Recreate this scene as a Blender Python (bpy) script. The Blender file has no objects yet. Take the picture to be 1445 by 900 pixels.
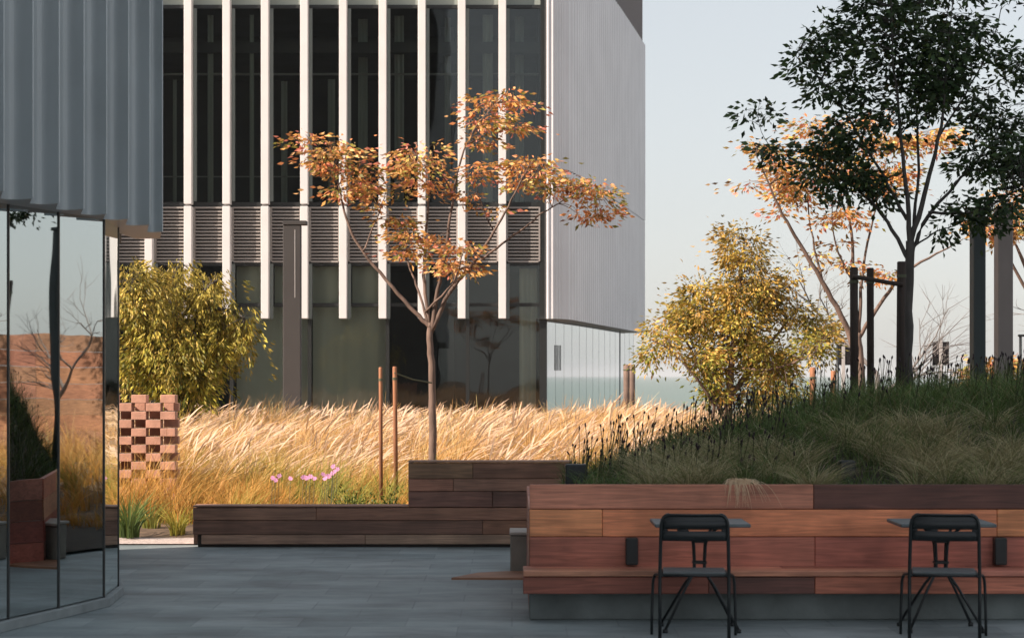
import bpy, math, random
import numpy as np
from mathutils import Vector, Matrix
random.seed(7); rng = np.random.default_rng(11)
S = bpy.context.scene; COL = S.collection
F = 3000.0; CX = 722.5; HY = 530.0; H = 1.75
def at(px, py, D): return Vector(((px-CX)/F*D, D, H-(py-HY)/F*D))
def tag(o, label=None, cat=None, group=None, kind=None):
    if label: o['label'] = label
    if cat: o['category'] = cat
    if group: o['group'] = group
    if kind: o['kind'] = kind
    return o
def empty(name, loc, label=None, cat=None, group=None):
    o = bpy.data.objects.new(name, None); COL.objects.link(o); o.location = loc; o.empty_display_size = .2
    return tag(o, label, cat, group)
def kids(o): return [c for c in bpy.data.objects if c.parent == o]
def copy_tree(o, parent=None):
    c = o.copy(); COL.objects.link(c); c.parent = parent
    for ch in kids(o): copy_tree(ch, c)
    return c

# ------------------------------------------------------------------ materials
def nt(name):
    m = bpy.data.materials.new(name); m.use_nodes = True
    return m, m.node_tree, m.node_tree.nodes['Principled BSDF']
def mat(name, col, rough=.6, metal=0, noise=0, nscale=4, bump=0, bscale=60, stretch=(1,1,1), spec=.5):
    m, t, p = nt(name)
    p.inputs['Roughness'].default_value = rough; p.inputs['Metallic'].default_value = metal
    p.inputs['Specular IOR Level'].default_value = spec
    c = (*col, 1)
    if noise or bump:
        tc = t.nodes.new('ShaderNodeTexCoord'); mp = t.nodes.new('ShaderNodeMapping'); mp.inputs['Scale'].default_value = stretch
        t.links.new(tc.outputs['Object'], mp.inputs[0])
    if noise:
        n = t.nodes.new('ShaderNodeTexNoise'); n.inputs['Scale'].default_value = nscale; n.inputs['Detail'].default_value = 6
        t.links.new(mp.outputs[0], n.inputs[0])
        r = t.nodes.new('ShaderNodeValToRGB'); r.color_ramp.elements[0].position = .3; r.color_ramp.elements[1].position = .7
        r.color_ramp.elements[0].color = tuple(x*(1-noise) for x in col)+(1,); r.color_ramp.elements[1].color = tuple(min(1, x*(1+noise)) for x in col)+(1,)
        t.links.new(n.outputs['Fac'], r.inputs[0]); t.links.new(r.outputs[0], p.inputs['Base Color'])
    else: p.inputs['Base Color'].default_value = c
    if bump:
        n2 = t.nodes.new('ShaderNodeTexNoise'); n2.inputs['Scale'].default_value = bscale; n2.inputs['Detail'].default_value = 4
        t.links.new(mp.outputs[0], n2.inputs[0]); b = t.nodes.new('ShaderNodeBump'); b.inputs['Strength'].default_value = bump; b.inputs['Distance'].default_value = .01
        t.links.new(n2.outputs['Fac'], b.inputs['Height']); t.links.new(b.outputs[0], p.inputs['Normal'])
    return m
def leafmat(name, trans=.3, rough=.5):
    m, t, p = nt(name)
    a = t.nodes.new('ShaderNodeAttribute'); a.attribute_name = 'Col'
    t.links.new(a.outputs['Color'], p.inputs['Base Color']); p.inputs['Roughness'].default_value = rough; p.inputs['Specular IOR Level'].default_value = .3
    tr = t.nodes.new('ShaderNodeBsdfTranslucent'); t.links.new(a.outputs['Color'], tr.inputs[0])
    mx = t.nodes.new('ShaderNodeMixShader'); mx.inputs[0].default_value = trans
    t.links.new(p.outputs[0], mx.inputs[1]); t.links.new(tr.outputs[0], mx.inputs[2])
    t.links.new(mx.outputs[0], t.nodes['Material Output'].inputs['Surface'])
    return m
def woodmat(name, rough=.55):
    # tone comes from the board's own colour attribute, grain runs along local x
    m, t, p = nt(name)
    a = t.nodes.new('ShaderNodeAttribute'); a.attribute_name = 'Col'
    tc = t.nodes.new('ShaderNodeTexCoord'); mp = t.nodes.new('ShaderNodeMapping'); mp.inputs['Scale'].default_value = (1.2, 9, 22)
    t.links.new(tc.outputs['Object'], mp.inputs[0])
    off = t.nodes.new('ShaderNodeVectorMath'); off.operation = 'ADD'; sc = t.nodes.new('ShaderNodeVectorMath'); sc.operation = 'SCALE'; sc.inputs['Scale'].default_value = 90
    t.links.new(a.outputs['Color'], sc.inputs[0]); t.links.new(mp.outputs[0], off.inputs[0]); t.links.new(sc.outputs[0], off.inputs[1])
    n = t.nodes.new('ShaderNodeTexNoise'); n.inputs['Scale'].default_value = 1.6; n.inputs['Detail'].default_value = 8; n.inputs['Distortion'].default_value = 1.1
    t.links.new(off.outputs[0], n.inputs[0])
    mr = t.nodes.new('ShaderNodeMapRange'); mr.inputs[1].default_value = .25; mr.inputs[2].default_value = .75; mr.inputs[3].default_value = .62; mr.inputs[4].default_value = 1.4
    t.links.new(n.outputs['Fac'], mr.inputs[0])
    n3 = t.nodes.new('ShaderNodeTexNoise'); n3.inputs['Scale'].default_value = 2.2; n3.inputs['Detail'].default_value = 3
    t.links.new(tc.outputs['Object'], n3.inputs[0])
    mr3 = t.nodes.new('ShaderNodeMapRange'); mr3.inputs[1].default_value = .3; mr3.inputs[2].default_value = .7; mr3.inputs[3].default_value = .70; mr3.inputs[4].default_value = 1.25
    t.links.new(n3.outputs['Fac'], mr3.inputs[0])
    mm = t.nodes.new('ShaderNodeMath'); mm.operation = 'MULTIPLY'; t.links.new(mr.outputs[0], mm.inputs[0]); t.links.new(mr3.outputs[0], mm.inputs[1])
    v = t.nodes.new('ShaderNodeVectorMath'); v.operation = 'SCALE'; t.links.new(a.outputs['Color'], v.inputs[0]); t.links.new(mm.outputs[0], v.inputs['Scale'])
    t.links.new(v.outputs[0], p.inputs['Base Color']); p.inputs['Roughness'].default_value = rough
    b = t.nodes.new('ShaderNodeBump'); b.inputs['Strength'].default_value = .25; b.inputs['Distance'].default_value = .004
    t.links.new(n.outputs['Fac'], b.inputs['Height']); t.links.new(b.outputs[0], p.inputs['Normal'])
    return m
def glassmat(name, tint, refl, rcol=(.9,.95,.95), wav=.0, wscale=1.0, fres=True):
    m, t, p = nt(name); t.nodes.remove(p)
    tr = t.nodes.new('ShaderNodeBsdfTransparent'); tr.inputs[0].default_value = (*tint, 1)
    g = t.nodes.new('ShaderNodeBsdfGlossy'); g.inputs[0].default_value = (*rcol, 1); g.inputs['Roughness'].default_value = .015
    mx = t.nodes.new('ShaderNodeMixShader')
    lw = t.nodes.new('ShaderNodeFresnel'); lw.inputs['IOR'].default_value = 1.5
    ad = t.nodes.new('ShaderNodeMath'); ad.operation = 'ADD'; ad.use_clamp = True; ad.inputs[1].default_value = refl
    t.links.new(lw.outputs[0], ad.inputs[0]); t.links.new(ad.outputs[0], mx.inputs[0])
    t.links.new(tr.outputs[0], mx.inputs[1]); t.links.new(g.outputs[0], mx.inputs[2]); t.links.new(mx.outputs[0], t.nodes['Material Output'].inputs['Surface'])
    if wav:
        tc = t.nodes.new('ShaderNodeTexCoord'); n = t.nodes.new('ShaderNodeTexNoise'); n.inputs['Scale'].default_value = wscale; n.inputs['Detail'].default_value = 1
        t.links.new(tc.outputs['Object'], n.inputs[0]); b = t.nodes.new('ShaderNodeBump'); b.inputs['Strength'].default_value = wav; b.inputs['Distance'].default_value = .05
        t.links.new(n.outputs['Fac'], b.inputs['Height']); t.links.new(b.outputs[0], g.inputs['Normal']); 
    return m
M = {}
M['fin'] = mat('white_metal', (.74,.72,.71), .45, 0, .04, 1.5)
M['reveal'] = mat('reveal_metal', (.20,.23,.22), .5)
M['clad'] = mat('silver_cladding', (.74,.73,.745), .42, .2, .05, .6)
M['pleat'] = mat('pleated_steel', (.52,.56,.575), .42, .25, .06, 1.2, .03, 8)
M['frame'] = mat('dark_frame', (.018,.02,.02), .4)
M['louvre'] = mat('louvre_metal', (.36,.33,.31), .45, .2)
M['louvreback'] = mat('louvre_back', (.05,.045,.042), .7)
M['interior'] = mat('interior_wall', (.05,.055,.055), .9, noise=.2, nscale=1)
M['slab'] = mat('interior_slab', (.25,.26,.25), .9)
M['curtain'] = mat('curtain', (.78,.78,.70), .95)
M['blind'] = mat('blind', (.30,.34,.32), .95)
M['glass'] = glassmat('office_glass', (.62,.66,.62), .03, wav=.12, wscale=.9)
M['sideglass'] = glassmat('side_glass', (.30,.33,.33), .5, (.85,.88,.9), wav=.02, wscale=.4)
M['nearglass'] = glassmat('shop_glass', (.16,.18,.18), .52, (.84,.90,.90), wav=.05, wscale=1.1)
M['concrete'] = mat('concrete', (.17,.19,.185), .85, noise=.3, nscale=3, bump=.3, bscale=30)
M['kerb'] = mat('kerb_concrete', (.23,.255,.255), .85, noise=.15, nscale=5)
M['blockc'] = mat('block_concrete', (.26,.235,.20), .85, noise=.15, nscale=5)
M['wood'] = woodmat('timber')
M['bark'] = mat('bark', (.17,.115,.09), .85, noise=.45, nscale=9, bump=.6, bscale=40, stretch=(1,1,.3))
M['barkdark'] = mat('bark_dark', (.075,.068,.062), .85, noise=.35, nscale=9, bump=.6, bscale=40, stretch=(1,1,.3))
M['barkgrey'] = mat('bark_grey', (.22,.20,.19), .9)
M['leaf'] = leafmat('leaves'); M['grass'] = leafmat('grass_blades', .25, .6)
M['black'] = mat('black_powder_coat', (.016,.019,.020), .42, 0, .15, 20)
M['tabletop'] = mat('table_top', (.12,.14,.145), .45, 0, .15, 12)
M['stake'] = mat('stake_timber', (.34,.15,.075), .8, noise=.3, nscale=6, stretch=(6,6,.6))
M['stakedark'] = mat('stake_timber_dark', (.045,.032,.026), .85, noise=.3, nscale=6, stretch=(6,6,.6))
M['rubber'] = mat('rubber', (.09,.10,.06), .8)
M['pylon'] = mat('pylon_metal', (.055,.05,.048), .6, .1, .08, 2)
M['pylonlight'] = mat('pylon_pale', (.25,.215,.20), .6, 0, .1, 2)
M['pylondark'] = mat('pylon_dark', (.035,.048,.05), .6, 0, .15, 2)
M['brick'] = mat('brick', (.58,.31,.22), .85, noise=.2, nscale=8, bump=.3, bscale=50)
M['soil'] = mat('soil', (.13,.085,.05), .95, noise=.5, nscale=5, bump=.6, bscale=30)
M['soildark'] = mat('mulch', (.04,.032,.022), .95, noise=.4, nscale=8)
M['gravel'] = mat('gravel', (.50,.42,.38), .95, noise=.35, nscale=26, bump=1, bscale=60)
M['sign'] = mat('sign_panel', (.022,.02,.022), .9, spec=.1); M['signpale'] = mat('sign_post', (.45,.43,.42), .5)
M['shutter'] = mat('white_wall', (.5,.5,.5), .8)

# ------------------------------------------------------------------ mesh builder (world coordinates)
class MB:
    def __init__(s): s.v = []; s.f = []; s.m = []; s.c = []; s.col = (1,1,1)
    def add(s, vs, fs, mi=0):
        b = len(s.v); s.v += [tuple(x) for x in vs]; s.c += [s.col]*len(vs)
        for f in fs: s.f.append(tuple(b+i for i in f)); s.m.append(mi)
    def box(s, x0, x1, y0, y1, z0, z1, mi=0, bev=0):
        if bev:
            b = min(bev, (x1-x0)*.4, (y1-y0)*.4, (z1-z0)*.4)
            # chamfered box: 24 verts
            X = (x0, x1); Y = (y0, y1); Z = (z0, z1); vs = []; idx = {}
            for i in (0,1):
                for j in (0,1):
                    for k in (0,1):
                        sx = b if i == 0 else -b; sy = b if j == 0 else -b; sz = b if k == 0 else -b
                        for ax, p in ((0,(X[i], Y[j]+sy, Z[k]+sz)), (1,(X[i]+sx, Y[j], Z[k]+sz)), (2,(X[i]+sx, Y[j]+sy, Z[k]))):
                            idx[(i,j,k,ax)] = len(vs); vs.append(p)
            g = lambda *a: idx[a]
            fs = []
            for ax in range(3):
                for side in (0,1):
                    c = []
                    for (a, b_) in ((0,0),(1,0),(1,1),(0,1)):
                        t = [0,0,0]; o = [q for q in range(3) if q != ax]; t[ax] = side; t[o[0]] = a; t[o[1]] = b_
                        c.append(g(*t, ax))
                    fs.append(c if (side == 1) ^ (ax == 1) else c[::-1])
            for ax in range(3):
                o = [q for q in range(3) if q != ax]
                for a in (0,1):
                    for b_ in (0,1):
                        p = [0,0,0]; q = [0,0,0]; p[ax] = 0; q[ax] = 1; p[o[0]] = q[o[0]] = a; p[o[1]] = q[o[1]] = b_
                        fs.append([g(*p, o[0]), g(*q, o[0]), g(*q, o[1]), g(*p, o[1])])
            for i in (0,1):
                for j in (0,1):
                    for k in (0,1): fs.append([g(i,j,k,0), g(i,j,k,1), g(i,j,k,2)])
            s.add(vs, fs, mi); return
        vs = [(x,y,z) for x in (x0,x1) for y in (y0,y1) for z in (z0,z1)]
        s.add(vs, [(0,1,3,2),(4,6,7,5),(0,4,5,1),(2,3,7,6),(0,2,6,4),(1,5,7,3)], mi)
    def prism(s, poly, z0, z1, mi=0):
        n = len(poly)
        s.add([(x,y,z0) for x,y in poly]+[(x,y,z1) for x,y in poly],
              [tuple(range(n))[::-1], tuple(range(n,2*n))]+[(i,(i+1)%n,(i+1)%n+n,i+n) for i in range(n)], mi)
    def strip(s, path, z0, z1, mi=0, th=0):
        n = len(path)
        vs = [(x,y,z0) for x,y in path]+[(x,y,z1) for x,y in path]
        s.add(vs, [(i,i+1,i+1+n,i+n) for i in range(n-1)], mi)
    def tube(s, pts, rad, seg=6, mi=0, cap=True):
        pts = [Vector(p) for p in pts]; n = len(pts)
        if not hasattr(rad, '__len__'): rad = [rad]*n
        vs = []; up = Vector((.31,.17,.93)).normalized()
        for i, p in enumerate(pts):
            t = (pts[min(i+1,n-1)]-pts[max(i-1,0)]); t = t.normalized() if t.length > 1e-9 else Vector((0,0,1))
            u = t.cross(up)
            if u.length < .1: u = t.cross(Vector((1,0,0)))
            u.normalize(); w = t.cross(u)
            for k in range(seg):
                a = 2*math.pi*k/seg; vs.append(p+(u*math.cos(a)+w*math.sin(a))*rad[i])
        fs = [(i*seg+k, i*seg+(k+1)%seg, (i+1)*seg+(k+1)%seg, (i+1)*seg+k) for i in range(n-1) for k in range(seg)]
        if cap: fs += [tuple(range(seg))[::-1], tuple(range((n-1)*seg, n*seg))]
        s.add(vs, fs, mi)
    def build(s, name, mats, parent=None, smooth=False, bevel=0, origin=None):
        me = bpy.data.meshes.new(name)
        o = bpy.data.objects.new(name, me); COL.objects.link(o)
        off = Vector((0,0,0)); q = parent
        while q: off += q.location; q = q.parent
        if origin: o.location = origin; off = off + Vector(origin)
        me.from_pydata([(a-off.x, b-off.y, c-off.z) for a,b,c in s.v], [], s.f); 
        for m in (mats if isinstance(mats, (list,tuple)) else [mats]): me.materials.append(m)
        me.polygons.foreach_set('material_index', s.m)
        ca = me.color_attributes.new('Col', 'FLOAT_COLOR', 'POINT')
        ca.data.foreach_set('color', np.array([(*c,1) for c in s.c], 'f').ravel())
        me.polygons.foreach_set('use_smooth', [smooth]*len(s.f)); me.update(); me.validate()
        o.parent = parent
        if bevel:
            b = o.modifiers.new('bevel', 'BEVEL'); b.width = bevel; b.segments = 2; b.limit_method = 'ANGLE'
        return o
def npmesh(name, V, Fc, C, m, parent=None, smooth=False):
    """V (n,3) world, Fc (m,k) int, C (n,3) colours"""
    me = bpy.data.meshes.new(name); off = np.array(parent.location) if parent else np.zeros(3)
    V = V-off; nf, k = Fc.shape
    me.vertices.add(len(V)); me.vertices.foreach_set('co', V.astype('f').ravel())
    me.loops.add(nf*k); me.loops.foreach_set('vertex_index', Fc.astype('i').ravel())
    me.polygons.add(nf); me.polygons.foreach_set('loop_start', np.arange(0, nf*k, k, dtype='i')); me.polygons.foreach_set('loop_total', np.full(nf, k, 'i'))
    if smooth: me.polygons.foreach_set('use_smooth', np.ones(nf, bool))
    me.update(calc_edges=True)
    ca = me.color_attributes.new('Col', 'FLOAT_COLOR', 'POINT'); ca.data.foreach_set('color', np.c_[C, np.ones(len(C))].astype('f').ravel())
    me.materials.append(m); o = bpy.data.objects.new(name, me); COL.objects.link(o); o.parent = parent
    return o

# ------------------------------------------------------------------ terrain
def smooth(x, a, b):
    t = np.clip((x-a)/(b-a), 0, 1); return t*t*(3-2*t)
def zmeadow(X, D):
    X = np.asarray(X, float); D = np.asarray(D, float)
    return .06+.40*smooth(D, 23.6, 34)-.35*smooth(D, 40, 56)+.03*np.sin(X*1.3+D*.7)*smooth(D, 23.6, 26)
def backline(X): return np.minimum(18.6+1.15*(np.asarray(X)-.3), 24.6)
def zmound(X, D):
    X = np.asarray(X, float); D = np.asarray(D, float)
    crest = np.interp(X, [0,.4,1,2,2.8,3.6,6,12], [.55,.84,1.02,1.20,1.33,1.44,1.48,1.50])
    base = np.interp(X, [.3,.5], [.6,.84])
    r = smooth(D, 15.6, 18.2)
    bk = backline(X); fall = smooth(D, bk-.9, bk+.5)
    side = smooth(X, .1, .9)
    return (base+(crest-base)*r)*(1-fall)+(.03)*fall
def grid(name, x0, x1, y0, y1, nx, ny, fz, m, **k):
    xs = np.linspace(x0, x1, nx); ys = np.linspace(y0, y1, ny); Xg, Yg = np.meshgrid(xs, ys)
    Z = fz(Xg, Yg); V = np.c_[Xg.ravel(), Yg.ravel(), Z.ravel()]
    i = np.arange(nx-1)[None,:]+nx*np.arange(ny-1)[:,None]; i = i.ravel()
    o = npmesh(name, V, np.c_[i, i+1, i+1+nx, i+nx], np.ones((len(V),3)), m, smooth=True)
    return tag(o, kind='structure', **k)

# sea
def seamat():
    m, t, p = nt('sea_water'); p.inputs['Base Color'].default_value = (.13,.18,.14,1); p.inputs['Roughness'].default_value = .35
    tc = t.nodes.new('ShaderNodeTexCoord'); mp = t.nodes.new('ShaderNodeMapping'); mp.inputs['Scale'].default_value = (.15,.5,1)
    n = t.nodes.new('ShaderNodeTexNoise'); n.inputs['Scale'].default_value = 1.2; n.inputs['Detail'].default_value = 5
    t.links.new(tc.outputs['Object'], mp.inputs[0]); t.links.new(mp.outputs[0], n.inputs[0])
    b = t.nodes.new('ShaderNodeBump'); b.inputs['Strength'].default_value = .6; b.inputs['Distance'].default_value = .3
    t.links.new(n.outputs['Fac'], b.inputs['Height']); t.links.new(b.outputs[0], p.inputs['Normal'])
    return m
b = MB(); b.add([(-30000,85,-2),(30000,85,-2),(30000,60000,-2),(-30000,60000,-2)], [(0,1,2,3)]); tag(b.build('sea', seamat()), kind='structure')
b = MB(); b.add([(-300,-300,-.02),(300,-300,-.02),(300,22.5,-.02),(-300,22.5,-.02)], [(0,1,2,3)]); tag(b.build('ground', M['soil']), kind='structure')
grid('meadow_ground', -60, 60, 22.0, 98, 160, 150, lambda X, D: np.where(D > 92, -3., np.where(D < 22.9, -.01, zmeadow(X, D))), M['soil'])
b = MB(); b.add([(-9,22.02,.012),(-3.0,22.02,.012),(-3.0,25.2,.05),(-9,25.2,.05)], [(0,1,2,3)]); g = b.build('gravel_strip', M['gravel']); tag(g, kind='structure')
# courtyard paving
def pavemat():
    m, t, p = nt('stone_pavers')
    tc = t.nodes.new('ShaderNodeTexCoord'); mp = t.nodes.new('ShaderNodeMapping'); mp.inputs['Scale'].default_value = (1,1,1)
    mp2 = t.nodes.new('ShaderNodeMapping'); mp2.inputs['Scale'].default_value = (.8,1.5,1); t.links.new(tc.outputs['Object'], mp2.inputs[0])
    t.links.new(tc.outputs['Object'], mp.inputs[0])
    br = t.nodes.new('ShaderNodeTexBrick'); br.inputs['Scale'].default_value = 1; br.inputs['Brick Width'].default_value = .75; br.inputs['Row Height'].default_value = .55
    br.inputs['Mortar Size'].default_value = .006; br.inputs['Mortar Smooth'].default_value = .3; br.inputs['Bias'].default_value = 0
    br.inputs['Color1'].default_value = (.21,.255,.26,1); br.inputs['Color2'].default_value = (.30,.345,.35,1); br.inputs['Mortar'].default_value = (.20,.235,.24,1)
    t.links.new(mp.outputs[0], br.inputs[0])
    n = t.nodes.new('ShaderNodeTexNoise'); n.inputs['Scale'].default_value = 1.1; n.inputs['Detail'].default_value = 8; n.inputs['Roughness'].default_value = .7
    t.links.new(mp2.outputs[0], n.inputs[0])
    mr = t.nodes.new('ShaderNodeMapRange'); mr.inputs[1].default_value = .3; mr.inputs[2].default_value = .7; mr.inputs[3].default_value = .52; mr.inputs[4].default_value = 1.28
    t.links.new(n.outputs['Fac'], mr.inputs[0])
    v = t.nodes.new('ShaderNodeVectorMath'); v.operation = 'SCALE'; t.links.new(br.outputs['Color'], v.inputs[0]); t.links.new(mr.outputs[0], v.inputs['Scale'])
    t.links.new(v.outputs[0], p.inputs['Base Color']); p.inputs['Roughness'].default_value = .62
    bm_ = t.nodes.new('ShaderNodeBump'); bm_.inputs['Strength'].default_value = .12; bm_.inputs['Distance'].default_value = .004; bm_.invert = True
    t.links.new(br.outputs['Fac'], bm_.inputs['Height']); t.links.new(bm_.outputs[0], p.inputs['Normal'])
    return m
b = MB(); b.add([(-14,-6,0),(14,-6,0),(14,22.0,0),(-14,22.0,0)], [(0,1,2,3)]); tag(b.build('courtyard_paving', pavemat()), kind='structure')

# planting mound (soil inside the timber planter)
grid('planting_mound', .22, 12, 15.55, 25.6, 90, 70, lambda X, D: zmound(X, D)-.0, M['soildark'])

# ------------------------------------------------------------------ foreground timber planter with bench
MAH = {'a': (.58,.245,.145), 'b': (.78,.30,.145), 'c': (.46,.155,.100), 'd': (.15,.060,.046), 'e': (.50,.20,.13), 'f': (.28,.092,.062)}
def boards(b, rows, y0, y1, jx=.0015, bev=.004):
    for z0, z1, segs in rows:
        for x0, x1, c in segs:
            b.col = tuple(q*random.uniform(.93,1.07) for q in c); b.box(x0+jx, x1-jx, y0, y1, z0+.0025, z1-.0025, bev=bev)
def xpx(px, D): return (px-CX)/F*D
pl = empty('timber_planter', (3, 15.3, 0), 'mahogany clad planter with a built-in bench seat on a concrete base behind the metal chairs', 'planter')
L = xpx(747, 15.5); b = MB()
boards(b, [(.778,.96,[(L,xpx(1148,15.5),MAH['a']),(xpx(1148,15.5),12,MAH['d'])]),
           (.577,.778,[(L,xpx(850,15.5),MAH['b']),(xpx(850,15.5),xpx(1407,15.5),MAH['b']),(xpx(1407,15.5),12,MAH['b'])]),
           (.345,.577,[(L,xpx(1150,15.5),MAH['c']),(xpx(1150,15.5),12,MAH['c'])])], 15.5, 15.54)
b.col = (.03,.02,.015); b.box(L+.02, 12, 15.541, 15.56, .32, .95); b.build('board_cladding', M['wood'], pl)
b = MB(); boards(b, [(.325,.368,[(xpx(738,15.1),xpx(1010,15.1),MAH['e']),(xpx(1010,15.1),xpx(1365,15.1),MAH['a']),(xpx(1365,15.1),12,MAH['e'])])], 15.085, 15.30)
boards(b, [(.325,.368,[(xpx(738,15.1),xpx(1110,15.1),MAH['e']),(xpx(1110,15.1),12,MAH['c'])])], 15.305, 15.498)
b.build('bench_seat', M['wood'], pl)
b = MB(); boards(b, [(.20,.325,[(xpx(738,15.1),xpx(1000,15.1),MAH['f']),(xpx(1000,15.1),xpx(1150,15.1),MAH['d']),(xpx(1150,15.1),12,MAH['c'])])], 15.1, 15.13)
b.box(xpx(738,15.1)+.002, xpx(738,15.1)+.03, 15.133, 15.49, .20, .322)
b.build('bench_fascia', M['wood'], pl)
b = MB(); b.box(xpx(747,15.25), 12, 15.25, 15.56, 0, .31, bev=.01); b.build('concrete_base', M['concrete'], pl)
for px in (891, 1409):
    b = MB(); x = xpx(px, 15.5); b.box(x-.045, x+.045, 15.415, 15.497, .378, .575, bev=.008)
    o = b.build('wall_lamp', M['black'], pl); b = MB(); b.box(x-.036, x+.036, 15.411, 15.414, .385, .40); b.build('lamp_slot', M['frame'], o)

b = MB(); sp_ = [Vector((.165,15.57,0)), Vector((.17,18.75,0)), Vector((4.2,23.62,0)), Vector((9,29.1,0))]
for r_ in range(4):
    for p, q in zip(sp_[:-1], sp_[1:]):
        L_ = (q-p).length; u_ = (q-p).normalized(); nn = Vector((-u_.y, u_.x, 0))*.04; s0 = 0
        while s0 < L_-.01:
            s1 = min(L_, s0+random.uniform(1.4,2.6)); b.col = tuple(k_*random.uniform(.75,1.2) for k_ in random.choice([MAH['c'],MAH['a'],MAH['e'],MAH['f']]))
            z0, z1 = r_*.195+.003, r_*.195+.192; A_, B_ = p+u_*(s0+.002), p+u_*(s1-.002)
            b.add([(*(v_).xy, z_) for z_ in (z0, z1) for v_ in (A_, B_, B_+nn, A_+nn)], [(0,1,5,4),(1,2,6,5),(2,3,7,6),(3,0,4,7),(4,5,6,7),(3,2,1,0)]); s0 = s1
b.build('rear_cladding', M['wood'], pl)

# dark stepped timber wall
dw = empty('timber_retaining_wall', (-1.4, 21.75, 0), 'dark brown stepped timber retaining wall at the far side of the courtyard in front of the golden grass', 'wall')
DK = [(.29,.145,.090),(.22,.10,.065),(.34,.175,.11),(.23,.11,.073),(.17,.085,.06),(.36,.21,.14)]
xl, xs, xe = xpx(272,21.7), xpx(576,21.7), .62
b = MB(); boards(b, [(.03,.13,[(xpx(284,21.7),-1.5,DK[5]),(-1.5,xe,DK[5])]),(.13,.275,[(xl,-.3,DK[4]),(-.3,xe,DK[3])]),(.275,.405,[(xl,-2.0,DK[0]),(-2.0,xe,DK[0])])], 21.7, 21.75)
boards(b, [(.408,.43,[(xl,xs,DK[2])])], 21.69, 21.95)
b.box(xl+.002, xl+.04, 21.755, 22.4, .03, .40); b.col = (.03,.02,.015); b.box(xl+.045, xe, 21.752, 21.78, .0, .4075)
b.build('low_boards', M['wood'], dw)
b = MB(); boards(b, [(.408,.57,[(xs,-.2,DK[3]),(-.2,xe,DK[4])]),(.57,.70,[(xs,-.6,DK[2]),(-.6,xe,DK[2])]),(.70,.86,[(xs,-.4,DK[0]),(-.4,xe,DK[1])])], 21.7, 21.75)
boards(b, [(.862,.885,[(xs,xe,DK[5])])], 21.69, 21.95)
b.col = DK[1]; b.box(xs+.002, xs+.04, 21.755, 22.0, .43, .858); b.col = (.03,.02,.015); b.box(xs+.045, xe, 21.752, 21.78, .4077, .86)
b.build('high_boards', M['wood'], dw)

# concrete block + thin brown slab on the paving
bl = empty('bench_block', (.12, 18.9, 0), 'small pale concrete bench block with a light cap beside the corner of the timber planter', 'bench')
b = MB(); b.box(xpx(720,18.9), .62, 18.9, 19.4, 0, .335, bev=.01); b.build('block', M['blockc'], bl)
b = MB(); b.box(xpx(719,18.9), .63, 18.88, 19.42, .336, .362, bev=.005); b.build('cap', mat('cap_stone', (.42,.38,.34), .8, noise=.1, nscale=10), bl)
b = MB(); b.col = (.34,.17,.10)
b.prism([(-.52,18.25),(.6,18.25),(.6,18.86),(-.05,18.86),(-.30,18.72)], .0, .02)
tag(b.build('brown_slab', M['wood'], origin=(0,18.5,0)), 'thin flat brown slab lying on the grey paving beside the concrete block', 'plate')

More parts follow.
